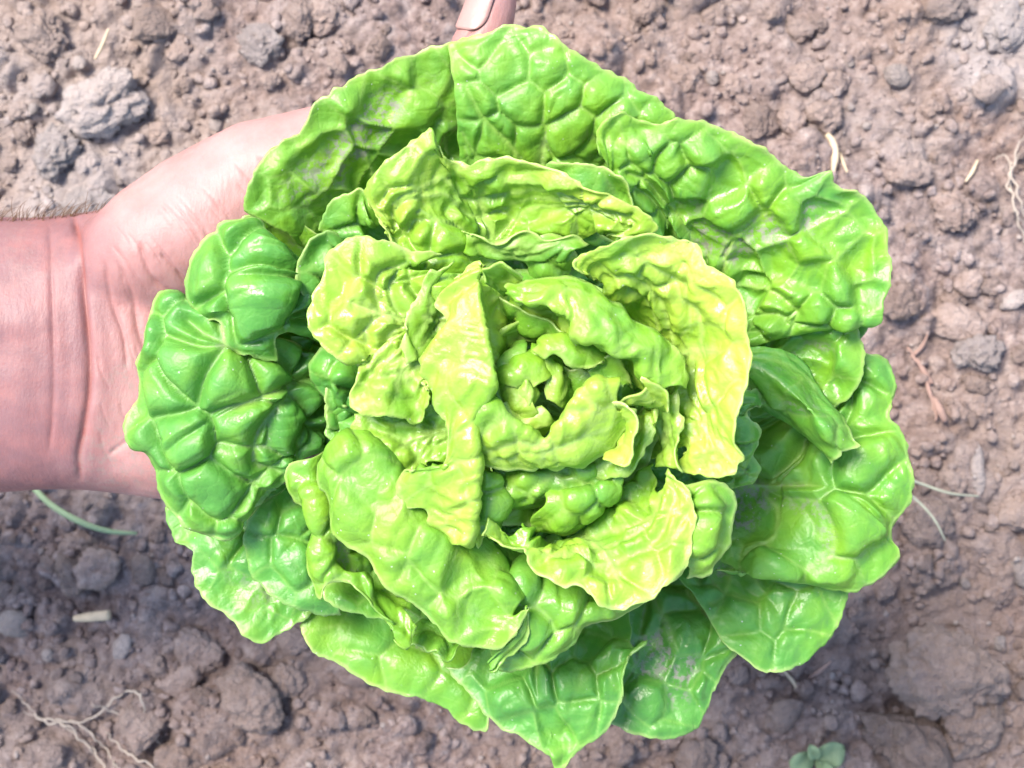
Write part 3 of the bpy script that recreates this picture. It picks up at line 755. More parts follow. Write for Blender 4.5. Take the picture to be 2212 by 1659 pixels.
    for an, av in (('palm', palm), ('crease', crease * np.where(PX > 900, 1, topside)), ('dirt', np.clip(dirt, 0, 1))):
        a = me.attributes.new(an, 'FLOAT', 'POINT'); a.data.foreach_set('value', av.astype(np.float32))
    me.polygons.foreach_set('use_smooth', np.ones(len(me.polygons), dtype=bool))
    me.materials.clear(); me.materials.append(M_SKIN); me.name = 'person'
    o = bpy.data.objects.new('person', me); COL.objects.link(o)
    tag(o, 'bare forearm and open hand reaching in from the left, holding up the lettuce', 'person')
    # thumbnail, seen along its side on the left of the thumb tip
    A = np.array(wpt(1041, 83, -3.88)); B = np.array(wpt(1074, -25, -3.80)); ax_ = B - A; L = np.linalg.norm(ax_); ax_ /= L
    out = np.array((-.74, -.2, .64)); out -= ax_ * (out @ ax_); out /= np.linalg.norm(out); sd_ = np.cross(ax_, out)
    C0 = np.array(wpt(1030, 40, -3.85)); nu, nv_ = 18, 15; VV = []
    for i in range(nu):
        t = i / (nu - 1)
        for j in range(nv_):
            q = (j / (nv_ - 1) * 2 - 1) * min(1.0, .35 + .65 * math.sqrt(max(0, 1 - (1 - min(1, t * 2.6)) ** 2)))
            ang = q * 0.85; r = .00705 - .0011 * t
            VV.append(A + ax_ * (L * 1.0 * t) + out * r * math.cos(ang) + sd_ * r * math.sin(ang))
    nl = mesh_obj('thumbnail', VV, grid_faces(nu, nv_), M_NAIL, o)
    md = nl.modifiers.new('thick', 'SOLIDIFY'); md.thickness = .0003; md.offset = 0
    # fine hairs along the upper edge of the wrist
    parts = []
    top = [(-60, 470), (40, 470), (120, 470), (180, 463), (250, 445), (330, 415), (400, 372), (480, 335), (560, 285)]
    for q in range(150):
        X = rs.uniform(-60, 260) if q < 105 else rs.uniform(260, 600)
        Y = np.interp(X, [a for a, _ in top], [b for _, b in top]) + rs.uniform(-2, 20)
        b0 = np.array(wpt(X, Y, -5.6)); L = rs.uniform(.003, .0065) * (1.0 if X < 260 else .75)
        d = np.array((rs.uniform(-.1, .9), rs.uniform(.5, 1.0), rs.uniform(.0, .5))); d /= np.linalg.norm(d)
        c = np.array((rs.uniform(.2, .9), rs.uniform(-.5, .2), 0)) * L * .4
        parts.append(tube([b0 - d * .002, b0 + d * L * .5, b0 + d * L + c], [.00008, .00008, .00003], nseg=4, n=7))
    v, f = joined(parts)
    hh = mesh_obj('arm_hair', v, f, M_HAIR, o); hh['kind'] = 'stuff'
    return o
person = build_hand()

# ------------------------------------------------------------------ the lettuce
lettuce = empty('lettuce', wpt(1130, 850, -6.0))
tag(lettuce, 'open head of bright green butterhead lettuce held up on the palm', 'lettuce')
LOC = np.array(lettuce.location)
STEP = 0.0006
leaf_count = 0

def leaf(rows, tone=.5, bump=.0016, cell=.011, ruffle=.0012, scallop=.0009, mid=True, flip=None, tvar=.15, sgn=.65, rimw=.0007, seed=None, wmid=.0022, pleat=.0005, crinkle=.00012, free=False, nsec=3):
    """rows: polylines of (X, Y, z cm) from the base of the leaf to its rim; the surface is lofted through them"""
    global leaf_count
    leaf_count += 1
    rs = np.random.RandomState(seed if seed is not None else 100 + leaf_count)
    b0 = np.array(rows[0], float)
    if b0[:, 2].mean() < -1.9 and not free:
        m0 = b0.mean(0)
        def shrink(f, fw, z): return [(1130 + f * (m0[0] - 1130) + fw * (p[0] - m0[0]), 850 + f * (m0[1] - 850) + fw * (p[1] - m0[1]), z) for p in b0]
        if math.hypot(m0[0] - 1130, m0[1] - 850) > 130:
            rows = [shrink(.12, .10, -5.6), shrink(.55, .40, min(m0[2] - .5, -4.4))] + list(rows)
    R = [np.array([wpt(*p) for p in r]) for r in rows]
    ln = [np.linalg.norm(np.diff(r, axis=0), axis=1).sum() for r in R]
    nv = int(np.clip(max(ln) / STEP, 20, 230))
    RR = np.stack([catmull(r, nv) for r in R])                     # (k, nv, 3)
    seg = np.linalg.norm(np.diff(RR, axis=0), axis=2).mean(1); L = seg.sum()
    nu = int(np.clip(1.15 * L / STEP, 16, 240))
    cell = cell * .56
    crinkle = max(crinkle, .00045 if tone > .6 else .0002) if bump < .004 else crinkle
    bump = bump * (1.0 if bump >= .004 else (1.15 if tone > .78 else 1.45))
    if tone > .66: tvar = .2
    if tone > .78: bump = max(bump, .0010)
    P = np.stack([catmull(RR[:, j], nu) for j in range(nv)], 1)     # (nu, nv, 3)
    u = np.linspace(0, 1, nu)[:, None] * np.ones((1, nv)); v = np.ones((nu, 1)) * np.linspace(0, 1, nv)[None]
    def normals(P):
        a = np.gradient(P, axis=0); b = np.gradient(P, axis=1)
        n = np.cross(a, b); return n / (np.linalg.norm(n, axis=2, keepdims=True) + 1e-12)
    n = normals(P)
    fl = (n[..., 2].mean() < 0) if flip is None else flip
    if fl:
        P = P[:, ::-1]; n = normals(P)
    # distance from the rim (far end and both sides)
    dU = np.linalg.norm(np.diff(P, axis=0), axis=2); sU = np.vstack([np.zeros((1, nv)), np.cumsum(dU, 0)])
    dV = np.linalg.norm(np.diff(P, axis=1), axis=2); sV = np.hstack([np.zeros((nu, 1)), np.cumsum(dV, 1)])
    dr = sU[-1:] - sU
    side = np.minimum(sV, sV[:, -1:] - sV)
    de = np.minimum(dr, side + .004 * (1 - u))
    if free: de = np.minimum(de, sU)
    # ---- quilting between the veins
    off = rs.uniform(0, 150, 3)
    W = P + np.stack([perlin(P * 70 + off + 31 * j) for j in range(3)], -1) * .0035
    Q = W.reshape(-1, 3)
    area = (np.linalg.norm(np.cross(np.gradient(P, axis=0), np.gradient(P, axis=1)), axis=2)).sum()
    ns = int(np.clip(area / cell ** 2, 5, 330))
    idx = [rs.randint(len(Q))]; D = np.linalg.norm(Q - Q[idx[0]], axis=1)
    for _ in range(ns - 1):                                         # spread the cells evenly
        j = int((D * rs.uniform(.55, 1, len(D))).argmax()); idx.append(j); D = np.minimum(D, np.linalg.norm(Q - Q[j], axis=1))
    S = Q[idx]
    def pd(A, B): return np.sqrt(np.maximum((A ** 2).sum(1)[:, None] + (B ** 2).sum(1)[None] - 2 * A @ B.T, 0))
    dist = pd(Q - P[0, 0], S - P[0, 0])
    o2 = np.argpartition(dist, 1, axis=1)[:, :2]
    f = np.take_along_axis(dist, o2, 1); f.sort(1)
    near = dist.argmin(1)
    edge = (f[:, 1] - f[:, 0]).reshape(nu, nv)
    midd = np.full((nu, nv), 1.0)
    if mid:
        mc = .5 + .10 * np.sin(u[:, :1] * 2.5 + rs.uniform(0, 6)) * u[:, :1]
        midd = np.abs(v - mc) * sV[:, -1:]
        midd += .004 * np.clip((u - .72) / .28, 0, 1)
        # side veins that leave the midrib and fork towards the rim
        pts = []; wts = []
        tt = np.linspace(0, 1, 40)
        for sd in (-1, 1):
            for q in range(nsec):
                u0 = .05 + .68 * (q + rs.uniform(.1, .7)) / nsec
                for br in (0,):
                    ue = u0 + (1 - u0) * (rs.uniform(.55, .8) if br == 0 else rs.uniform(.85, 1.1))
                    ve = (.95 if br == 0 else rs.uniform(.55, .75)) * (.5 if q else .48)
                    bu = u0 + (ue - u0) * tt ** 1.15; bv = ve * tt ** .9
                    if br == 1: k0 = .35; bu = np.where(tt < k0, u0 + (ua - u0) * tt ** 1.15, bu); bv = np.where(tt < k0, va * tt ** .9, bv + (va - ve) * np.clip(1 - (tt - k0) / .2, 0, 1) * tt ** .9)
                    else: ua, va = ue, ve
                    m_ = np.interp(bu, np.linspace(0, 1, nu), mc[:, 0]) + sd * bv + .012 * np.sin(tt * 9 + q)
                    ok = (bu < .995) & (m_ > .005) & (m_ < .995)
                    if ok.sum() < 6: continue
                    fu, fv_ = bu[ok][::4] * (nu - 1), m_[ok][::4] * (nv - 1)
                    iu, iv = np.minimum(fu.astype(int), nu - 2), np.minimum(fv_.astype(int), nv - 2)
                    au, av = (fu - iu)[:, None], (fv_ - iv)[:, None]
                    pp = P[iu, iv] * (1 - au) * (1 - av) + P[iu + 1, iv] * au * (1 - av) + P[iu, iv + 1] * (1 - au) * av + P[iu + 1, iv + 1] * au * av
                    if len(pp) < 2: continue
                    for p_, t_ in zip(catmull(pp, 220), np.linspace(0, tt[ok][-1], 220)): pts.append(p_); wts.append(1 - .6 * t_)
        kd = KDTree(len(pts))
        for q, p_ in enumerate(pts): kd.insert(p_, q)
        kd.balance()
        dmain = np.empty(nu * nv); wmain = np.empty(nu * nv)
        for q, p_ in enumerate(P.reshape(-1, 3)):
            _, j, d_ = kd.find(p_); dmain[q] = d_; wmain[q] = wts[j]
        dmain = dmain.reshape(nu, nv); wmain = wmain.reshape(nu, nv)
        edge = np.minimum(edge, np.minimum(midd * 1.1, dmain * (1.25 if bump < .005 else 9.)))
    amp_c = np.where(rs.rand(ns) < sgn, rs.uniform(.55, 1.25, ns), rs.uniform(-.85, -.1, ns))
    amp = amp_c[near].reshape(nu, nv)
    dome = 1 - np.exp(-(edge / (cell * .27)) ** 1.3)
    # finer quilting
    ns2 = int(np.clip(ns * 2.2, 12, 300)); S2 = Q[rs.choice(len(Q), min(ns2, len(Q)), replace=False)]
    d2 = pd(Q - P[0, 0], S2 - P[0, 0]); d2.partition(1, axis=1)
    e2 = (d2[:, 1] - d2[:, 0]).reshape(nu, nv)
    dome2 = 1 - np.exp(-(e2 / (cell * .16)) ** 1.5)
    fade = np.clip(de / .006, .12, 1) * (1 if free else np.clip(u / .12, .2, 1))
    h = bump * fade * (amp * dome + .12 * dome2 + .25 * perlin(P * 120 + off))
    if mid: h -= min(bump, .0025) * fade * .3 * np.exp(-(dmain / .0016) ** 2)
    # folds that fan out towards the rim, fine creases
    pl = perlin(np.stack([sV * 105 + off[1] + 2.2 * perlin(P * 50 + off), u * 1.6, u * 0 + off[0]], -1))
    h += pleat * (1 - 2.2 * np.abs(pl)) * np.clip(u * 1.6, 0, 1) * np.clip(de / .004 + .35, 0, 1)
    cr = perlin(P * 210 + off + 3 * perlin(P * 60 + off)[..., None])
    h += crinkle * (1 - 2.6 * np.abs(cr)) * np.clip(de / .003, .1, 1) * (.4 + .6 * np.clip(.5 + perlin(P * 40 + off + 5), 0, 1))
    # long buckles and a ruffled rim
    h += .0014 * perlin(P * 38 + off + 9) * np.clip(u * 2, 0, 1)
    rf = perlin(np.stack([sV * 75 + off[0], u * 1.5, u * 0 + off[1]], -1)) + .5 * perlin(np.stack([sV * 190 + off[0], u * 2, u * 0 + off[2]], -1))
    h += ruffle * rf * (np.exp(-dr / .008) + (np.exp(-sU / .008) if free else 0)) * 1.6
    P = P + n * h[..., None]
    # little scallops of the rim
    tu = np.gradient(P, axis=0); tu /= np.linalg.norm(tu, axis=2, keepdims=True) + 1e-12
    sc = perlin(np.stack([sV * 230 + off[2], u * 0, u * 0 + 3], -1)) + .7 * perlin(np.stack([sV * 520 + off[1], u * 0, u * 0 + 8], -1))
    P = P + tu * (scallop * sc * np.exp(-dr / .004))[..., None]
    if free: P = P - tu * (scallop * sc * np.exp(-sU / .004))[..., None]
    tv = np.gradient(P, axis=1); tv /= np.linalg.norm(tv, axis=2, keepdims=True) + 1e-12
    sc2 = perlin(np.stack([sU * 230 + off[2], u * 0, u * 0 + 31], -1)) * scallop
    P = P + tv * (sc2 * (np.exp(-(sV[:, -1:] - sV) / .004) - np.exp(-sV / .004)) * np.clip(u * 2 - .3, 0, 1))[..., None]
    # ---- what the shader needs
    vein = np.exp(-(edge / .0006) ** 2) * .5
    if mid: vein = np.maximum(vein, np.exp(-(dmain / (.0005 * wmain + .0003)) ** 2) * (.25 + .6 * wmain))
    vein = np.maximum(vein, .14 * np.exp(-(e2 / .0005) ** 2))
    wid = wmid * (1.25 - u)
    if mid: vein = np.maximum(vein, np.exp(-(midd / np.maximum(wid, .0004)) ** 2))
    rim = np.exp(-(de / rimw) ** 2) * np.clip(.6 + .9 * perlin(np.stack([sV * 60 + off[0], sU * 60, u * 0 + off[1]], -1)), .05, 1)
    hollow = np.clip(.5 - .9 * amp * dome, 0, 1) * np.clip(de / .012, 0, 1)
    hollow = np.clip((hollow - .3) * 2.2, 0, 1) * np.clip((perlin(P * 55 + off + 60) - .05) * 5, 0, 1) * (1 if tone < .6 else .15)
    grit = np.clip(.5 + 1.4 * perlin(P * 36 + off + 20), 0, 1)
    tn = tone + tvar * perlin(P * 45 + off + 77) + .13 * fbm(P * 110 + off, 3, .6) + .10 * (u - .55) * 1.2
    attrs = {'vein': vein, 'rim': rim, 'hollow': hollow, 'grit': grit, 'tone': np.clip(tn, 0, 1)}
    o = mesh_obj('leaf', (P - LOC).reshape(-1, 3), grid_faces(nu, nv), M_LEAF, lettuce, attrs=attrs)
    m = o.modifiers.new('thickness', 'SOLIDIFY'); m.thickness = .00042; m.offset = -1
    return o

BIG = dict(bump=.0042, cell=.0170, sgn=.94, crinkle=.0001, pleat=.0002, nsec=3)
# --- lowest, outermost leaves
leaf([[(700,1290,-5.2),(820,1340,-5.4),(960,1380,-5.4),(1080,1440,-5.4)], [(670,1320,-5),(780,1390,-5),(920,1440,-5),(1060,1510,-5)],
      [(648,1348,-4.9),(662,1392,-4.9),(700,1420,-4.9),(745,1442,-4.9),(800,1480,-4.9),(860,1502,-4.9),(925,1512,-4.9),(970,1540,-4.9),(1008,1570,-4.9),(1045,1582,-4.9),(1055,1555,-4.9)]], .50, .0008, .018, mid=False)
leaf([[(560,1060,-5),(640,1130,-5.2),(700,1230,-5.2)], [(450,1090,-4.8),(520,1200,-4.6),(640,1280,-4.7)],
      [(355,1095,-4.8),(362,1130,-4.8),(378,1168,-4.8),(412,1187,-4.6),(417,1240,-4.5),(432,1282,-4.4),(470,1320,-4.4),(508,1345,-4.4),(520,1365,-4.4),(562,1390,-4.4),(600,1372,-4.5),(640,1350,-4.6),(680,1318,-4.7)]], .36, .0012, .016)
leaf([[(1240,1320,-4.8),(1350,1280,-5),(1520,1230,-5)], [(1300,1450,-4.4),(1420,1410,-4.2),(1580,1340,-4.4)],
      [(1300,1560,-4.3),(1340,1572,-4.2),(1385,1590,-4.1),(1430,1597,-4.1),(1478,1590,-4.1),(1510,1570,-4.1),(1528,1530,-4.1),(1545,1490,-4.1),(1562,1450,-4.2),(1600,1405,-4.4)]], .30, .0018, .014)
leaf([[(1440,1230,-4.4),(1500,1200,-4.6),(1600,1190,-4.6),(1700,1200,-4.4)], [(1500,1290,-3.9),(1570,1300,-3.9),(1680,1290,-3.9),(1790,1260,-3.9)],
      [(1560,1385,-3.7),(1600,1420,-3.6),(1632,1441,-3.6),(1660,1456,-3.6),(1700,1448,-3.6),(1745,1425,-3.6),(1790,1385,-3.7),(1820,1325,-3.8),(1832,1275,-3.9)]], .36, .0012, .016)
leaf([[(1040,1360,-4.2),(1150,1330,-4.4),(1260,1320,-4.2),(1350,1300,-4)], [(1000,1440,-3.7),(1120,1470,-3.3),(1240,1470,-3.1),(1370,1400,-3.3)],
      [(962,1442,-3.7),(1000,1485,-3.6),(1040,1532,-3.4),(1085,1572,-3.3),(1140,1602,-3.2),(1188,1636,-3.2),(1200,1662,-3.2),(1222,1652,-3.2),(1255,1618,-3.1),(1300,1590,-3),(1330,1545,-2.9),(1346,1492,-2.8),(1352,1450,-2.8),(1390,1380,-2.9)]], .34, .0022, .014)
leaf([[(690,1000,-3.8),(740,1080,-4.2),(780,1200,-4.2)], [(610,1060,-3.4),(640,1160,-3.4),(720,1270,-3.6)],
      [(560,1090,-3.2),(542,1115,-3.2),(526,1165,-3.3),(532,1210,-3.4),(552,1258,-3.4),(592,1290,-3.4),(640,1312,-3.5),(690,1325,-3.6),(740,1330,-3.8)]], .32, .0014, .013)
# right side
leaf([[(1760,700,-4),(1780,760,-4.2)], [(1850,680,-3.6),(1874,690,-3.6),(1872,715,-3.7),(1858,735,-3.8),(1840,770,-4)]], .3, .001, .012, mid=False)
leaf([[(1560,900,-4),(1550,1000,-4.3),(1540,1100,-4.2),(1520,1200,-4)], [(1740,870,-3.6),(1720,960,-3.6),(1690,1060,-3.5),(1650,1150,-3.4),(1560,1215,-3.6)],
      [(1830,800,-3.2),(1850,900,-3.0),(1830,1010,-2.7),(1800,1110,-2.5),(1740,1200,-2.6),(1600,1240,-3)],
      [(1850,780,-3.2),(1868,764,-3.1),(1900,769,-3),(1922,790,-3),(1936,825,-2.9),(1930,865,-2.9),(1920,902,-2.8),(1944,925,-2.7),(1962,980,-2.6),(1972,1040,-2.5),(1964,1095,-2.5),(1938,1130,-2.6),(1930,1155,-2.6),(1946,1190,-2.6),(1938,1218,-2.7),(1905,1252,-2.8),(1860,1272,-2.9),(1825,1279,-3),(1770,1268,-3.1),(1700,1250,-3.2),(1620,1240,-3.3),(1550,1240,-3.5)]], .45, .0032, .020)
leaf([[(1560,760,-3.4),(1600,830,-3.6),(1640,900,-3.6)], [(1700,690,-3),(1730,770,-2.9),(1740,850,-3)],
      [(1840,690,-2.6),(1856,715,-2.4),(1868,770,-2.3),(1866,810,-2.3),(1848,845,-2.4),(1815,872,-2.6),(1780,900,-3)]], .44, .0022, .013)
leaf([[(1590,840,-2.4),(1610,790,-2.0),(1650,750,-2.2)], [(1660,890,-2.6),(1670,820,-1.6),(1725,775,-2.4)], [(1720,930,-2.4),(1735,870,-1.2),(1775,850,-2.2)],
      [(1770,975,-2.0),(1785,935,-1.0),(1822,905,-1.8)], [(1790,1000,-1.6),(1822,985,-1.3),(1858,958,-1.4)]], .46, .0010, .014, mid=True, wmid=.0006)
leaf([[(1540,840,-2.4),(1540,1060,-2.4)], [(1585,850,-1.4),(1595,950,-1.0),(1590,1055,-1.6)], [(1630,845,-2.0),(1645,880,-1.7),(1620,898,-1),(1640,935,-1.2),(1626,980,-1.2),(1642,1010,-1.2),(1632,1040,-1.4),(1600,1055,-1.6)]], .30, .0020, .010, mid=False)
# top
leaf([[(690,560,-3.2),(760,470,-3.6),(860,400,-3.8),(960,350,-3.8),(1010,340,-4)], [(610,500,-2.2),(690,380,-2.2),(800,290,-2.4),(900,240,-2.6),(1000,230,-2.8)],
      [(528,455,-2.0),(530,415,-1.8),(556,360,-1.7),(598,310,-1.7),(645,288,-1.7),(678,228,-1.7),(745,178,-1.8),(850,132,-1.9),(940,98,-2),(968,92,-2.1),(990,100,-2.5)]], .54, .0022, .016, sgn=.35)
leaf([[(1003,400,-3),(1120,420,-3.2),(1240,410,-3.2),(1340,360,-3.2)], [(984,215,-1.7),(1090,230,-1.6),(1230,230,-1.5),(1400,290,-2)],
      [(967,90,-1.6),(1030,76,-1.4),(1090,57,-1.3),(1142,53,-1.3),(1182,64,-1.2),(1206,88,-1.1),(1255,118,-1.2),(1305,148,-1.3),(1352,170,-1.4),(1392,200,-1.5),(1440,228,-1.7),(1462,256,-1.9),(1480,290,-2.4)]], .47, .0014, .014, sgn=.85)
leaf([[(1400,520,-2.6),(1450,560,-3),(1520,620,-3.2),(1570,680,-3.2),(1600,760,-3)], [(1345,420,-1.2),(1440,400,-1.4),(1570,470,-1.6),(1680,560,-1.8),(1700,640,-2),(1690,730,-2.4)],
      [(1300,330,-.6),(1294,285,-.4),(1320,256,-.3),(1355,247,-.3),(1385,266,-.5),(1425,270,-.4),(1470,257,-.4),(1520,264,-.5),(1568,281,-.6),(1612,300,-.7),(1660,325,-.8),(1700,362,-1),(1742,381,-1),(1797,371,-.8),(1803,396,-1),(1850,414,-1.1),(1892,452,-1.2),(1916,505,-1.2),(1926,570,-1.3),(1922,610,-1.4),(1910,650,-1.5),(1904,692,-1.6),(1868,701,-1.8),(1800,712,-2.2)]], .48, .0021, .013, sgn=.5)
# left side
leaf([[(690,600,-3.4),(720,560,-3.4)], [(500,500,-2.4),(510,478,-2.3),(545,458,-2.3),(600,462,-2.4),(650,475,-2.6),(690,500,-2.8)]], .46, .001, .012, mid=False)
leaf([[(640,700,-3),(720,780,-3.6),(760,880,-3.9),(740,960,-3.8)], [(520,680,-1.8),(560,800,-1.6),(600,900,-1.9),(650,1000,-2.6)],
      [(410,650,-1.8),(390,780,-1.5),(420,900,-1.6),(480,1030,-2),(600,1060,-2.6)],
      [(400,660,-2.1),(380,632,-2.1),(348,632,-2.2),(332,680,-2.2),(320,740,-2.2),(300,792,-2.3),(290,850,-2.3),(272,886,-2.3),(268,930,-2.3),(286,966,-2.3),(312,976,-2.3),(332,1005,-2.3),(342,1052,-2.4),(368,1098,-2.4),(405,1135,-2.5),(452,1160,-2.5),(502,1168,-2.5),(530,1142,-2.6),(546,1110,-2.7),(600,1055,-2.9)]], .34, **BIG)
leaf([[(690,580,-2.6),(740,660,-2.9),(750,760,-3)], [(600,520,-1.3),(590,620,-.9),(600,720,-1.2)],
      [(560,480,-1.6),(530,475,-1.5),(482,486,-1.5),(442,520,-1.5),(416,560,-1.5),(406,610,-1.5),(408,650,-1.6),(440,690,-1.5),(480,700,-1.2),(490,745,-1.2),(540,770,-1.3),(600,775,-1.6)]], .36, **BIG)
leaf([[(740,620,-2),(760,560,-2)], [(668,655,-1.2),(646,620,-1),(650,565,-.8),(672,515,-.8),(710,500,-.9),(750,510,-1.2)]], .36, .0026, .011, mid=False)
leaf([[(800,560,-2),(870,500,-2)], [(690,500,-1),(698,465,-.8),(735,418,-.7),(778,406,-.7),(805,430,-.8),(840,470,-1)]], .42, .0024, .012, mid=False)
leaf([[(790,800,-2.6),(790,860,-2.6)], [(740,770,-1.7),(720,820,-1.5),(745,880,-1.8)], [(700,752,-1.9),(672,780,-1.8),(664,815,-1.8),(674,850,-1.9),(715,880,-2),(755,892,-2.1)]], .28, .0022, .011, mid=False)
# --- middle leaves
leaf([[(1200,480,-2),(1330,470,-2)], [(1180,370,-.8),(1230,358,-.6),(1290,358,-.6),(1335,378,-.6),(1362,405,-.8),(1375,440,-1)]], .48, .002, .012, mid=False)
leaf([[(890,590,0),(990,590,-.2),(1070,570,-.5),(1130,530,-.7),(1260,516,-.5)], [(830,500,0),(930,460,.2),(1060,470,-.8),(1180,455,-.3),(1320,490,0)],
      [(850,525,.2),(812,470,.3),(790,420,.4),(795,388,.5),(832,350,.6),(880,312,.7),(932,277,.8),(947,300,.7),(958,335,.5),(980,350,.3),(1040,346,.4),(1100,342,.5),(1160,356,.6),(1222,372,.7),(1292,410,.7),(1350,440,.7),(1400,461,.6),(1421,488,.5),(1412,505,.4),(1365,512,.2),(1310,512,0)]], .72, .0024, .013, sgn=.75)
leaf([[(1040,595,.1),(1000,690,.1),(960,810,0)], [(860,575,.4),(840,660,.5),(835,770,.4)],
      [(950,545,.2),(900,538,.4),(850,528,.6),(815,513,.7),(762,510,.7),(712,540,.7),(698,590,.7),(672,648,.6),(667,700,.6),(690,742,.6),(735,780,.6),(752,776,.5),(790,800,.3)]], .74, .0024, .013, sgn=.75)
leaf([[(1000,850,-.3),(1010,1010,-.3)], [(870,890,0),(920,1000,0)], [(765,890,.1),(765,935,.1),(800,975,.2),(850,1015,.1),(900,1040,0),(950,1050,-.1)]], .66, .0018, .012)
leaf([[(960,680,.2),(990,760,.1),(985,840,0)], [(850,730,.45),(880,800,.5),(940,830,.35)],
      [(775,790,.5),(770,820,.6),(752,866,.6),(768,890,.7),(815,898,.7),(870,905,.6),(905,915,.4),(920,880,.5),(932,850,.5),(925,828,.5),(895,812,.4)]], .78, .0018, .012)
leaf([[(930,1300,-3),(1010,1360,-3)], [(870,1390,-2.2),(905,1400,-2),(925,1412,-1.9),(945,1402,-1.9),(965,1425,-2),(985,1400,-2.2)]], .5, .0012, .012, mid=False)
leaf([[(760,1230,-2.6),(860,1290,-2.6)], [(690,1270,-2.2),(705,1300,-2.2),(745,1322,-2.2),(790,1330,-2.2),(835,1335,-2.3)]], .5, .001, .012, mid=False)
leaf([[(720,960,-2),(740,1100,-2.2),(800,1230,-2.4),(930,1340,-2.6)], [(670,990,-1.2),(690,1110,-1),(740,1220,-1.2),(870,1320,-1.6)],
      [(640,1000,-1.4),(628,1035,-1.5),(640,1085,-1.5),(672,1115,-1.5),(676,1170,-1.4),(676,1230,-1.3),(690,1285,-1.3),(700,1292,-1.2),(712,1262,-1),(748,1256,-1),(775,1272,-1),(800,1308,-1.1),(842,1352,-1.2),(838,1375,-1.3),(855,1395,-1.4),(882,1397,-1.5),(905,1350,-1.5)]], .54, .0016, .013, mid=False)
leaf([[(1010,1170,-2.2),(1110,1170,-2.4),(1230,1200,-2.4),(1380,1240,-2.4)], [(1050,1250,-.8),(1130,1260,-.5),(1210,1300,-.5),(1300,1320,-.6),(1400,1290,-.8)],
      [(1060,1400,-1),(1080,1448,-.9),(1160,1432,-.8),(1232,1388,-.8),(1265,1350,-.8),(1300,1345,-.8),(1340,1330,-.9),(1400,1300,-1),(1430,1270,-1.2)]], .46, .0022, .014)
leaf([[(790,925,-.7),(880,1010,-.7),(965,1095,-.8),(1060,1170,-.9),(1155,1270,-.9)],
      [(742,926,.3),(785,962,.5),(845,1010,.5),(875,1062,.5),(905,1112,.4),(955,1168,.3),(1012,1190,.2),(1045,1240,.2),(1085,1272,.2),(1125,1300,.2)],
      [(700,965,.3),(740,1060,.5),(800,1120,.5),(880,1190,.4),(960,1260,.3),(1040,1320,.2),(1110,1330,.1)],
      [(688,1000,0),(684,1045,0),(702,1092,0),(718,1150,.1),(752,1180,.2),(792,1202,.2),(832,1262,.2),(872,1292,.2),(932,1342,.2),(972,1386,.2),(1040,1402,.2),(1092,1394,.2),(1122,1360,.2),(1142,1312,.2)]], .60, .0014, .016, mid=False)
leaf([[(1140,1308,.1),(1122,1362,.05),(1092,1398,.0),(1058,1440,-.2)], [(1147,1325,-.1),(1140,1375,-.1),(1110,1415,-.2),(1062,1450,-.3)]], .6, .0004, .012, mid=False)
# --- inner leaves
leaf([[(1150,610,-1),(1220,600,-1)], [(1140,560,-.5),(1190,545,-.2),(1235,570,-.5)], [(1130,560,-.6),(1130,525,-.4),(1165,505,-.2),(1205,510,-.2),(1240,540,-.3),(1245,580,-.6)]], .5, .0018, .012, mid=False)
leaf([[(1440,1090,-.4),(1450,1200,-.6)], [(1500,1060,.5),(1520,1130,.6),(1490,1220,.3)], [(1475,1048,.6),(1530,1034,.6),(1570,1050,.5),(1590,1082,.4),(1582,1130,.4),(1578,1170,.3),(1560,1202,.3),(1522,1240,.1),(1480,1252,0)]], .58, .0022, .011, mid=False)
leaf([[(1060,1005,.2),(1180,1010,.2),(1340,985,.2)], [(1075,1040,.35),(1190,1040,.35),(1335,1010,.3)], [(1095,1085,.2),(1180,1075,.3),(1330,1040,.2)], [(1115,1120,-.4),(1215,1100,-.4),(1335,1065,-.4)]], .62, .0014, .011, mid=True, wmid=.0008)
leaf([[(1170,1050,.1),(1250,1050,.2),(1345,1010,.2)], [(1180,1085,.3),(1255,1075,.45),(1345,1040,.3)], [(1150,1110,0),(1235,1110,.2),(1340,1070,.2)], [(1150,1140,-.7),(1240,1135,-.6),(1340,1090,-.6)]], .6, .0012, .010, mid=False)
leaf([[(1030,1010,.6),(1030,1090,.5),(1020,1165,.3)], [(1075,1020,.5),(1090,1080,.4),(1060,1150,.2)], [(1100,1030,-.2),(1115,1090,-.3),(1090,1150,-.4)]], .55, .0014, .012, mid=False)
leaf([[(1130,1130,.2),(1160,1190,-1),(1240,1160,-.8),(1310,1100,-.8),(1360,1040,-.7),(1410,1000,-.6)], [(1110,1150,.4),(1200,1200,.5),(1290,1200,.3),(1370,1150,.3),(1430,1070,.4)],
      [(1060,1120,.8),(1040,1160,.7),(1075,1166,.8),(1140,1190,.9),(1150,1232,.9),(1172,1246,1),(1212,1278,1),(1240,1272,.9),(1258,1285,.9),(1292,1316,1),(1332,1321,1),(1382,1306,1),(1432,1276,1),(1470,1240,1),(1490,1192,1),(1501,1130,1),(1496,1082,1),(1480,1046,.9),(1445,1015,.6)]], .74, .0020, .012)
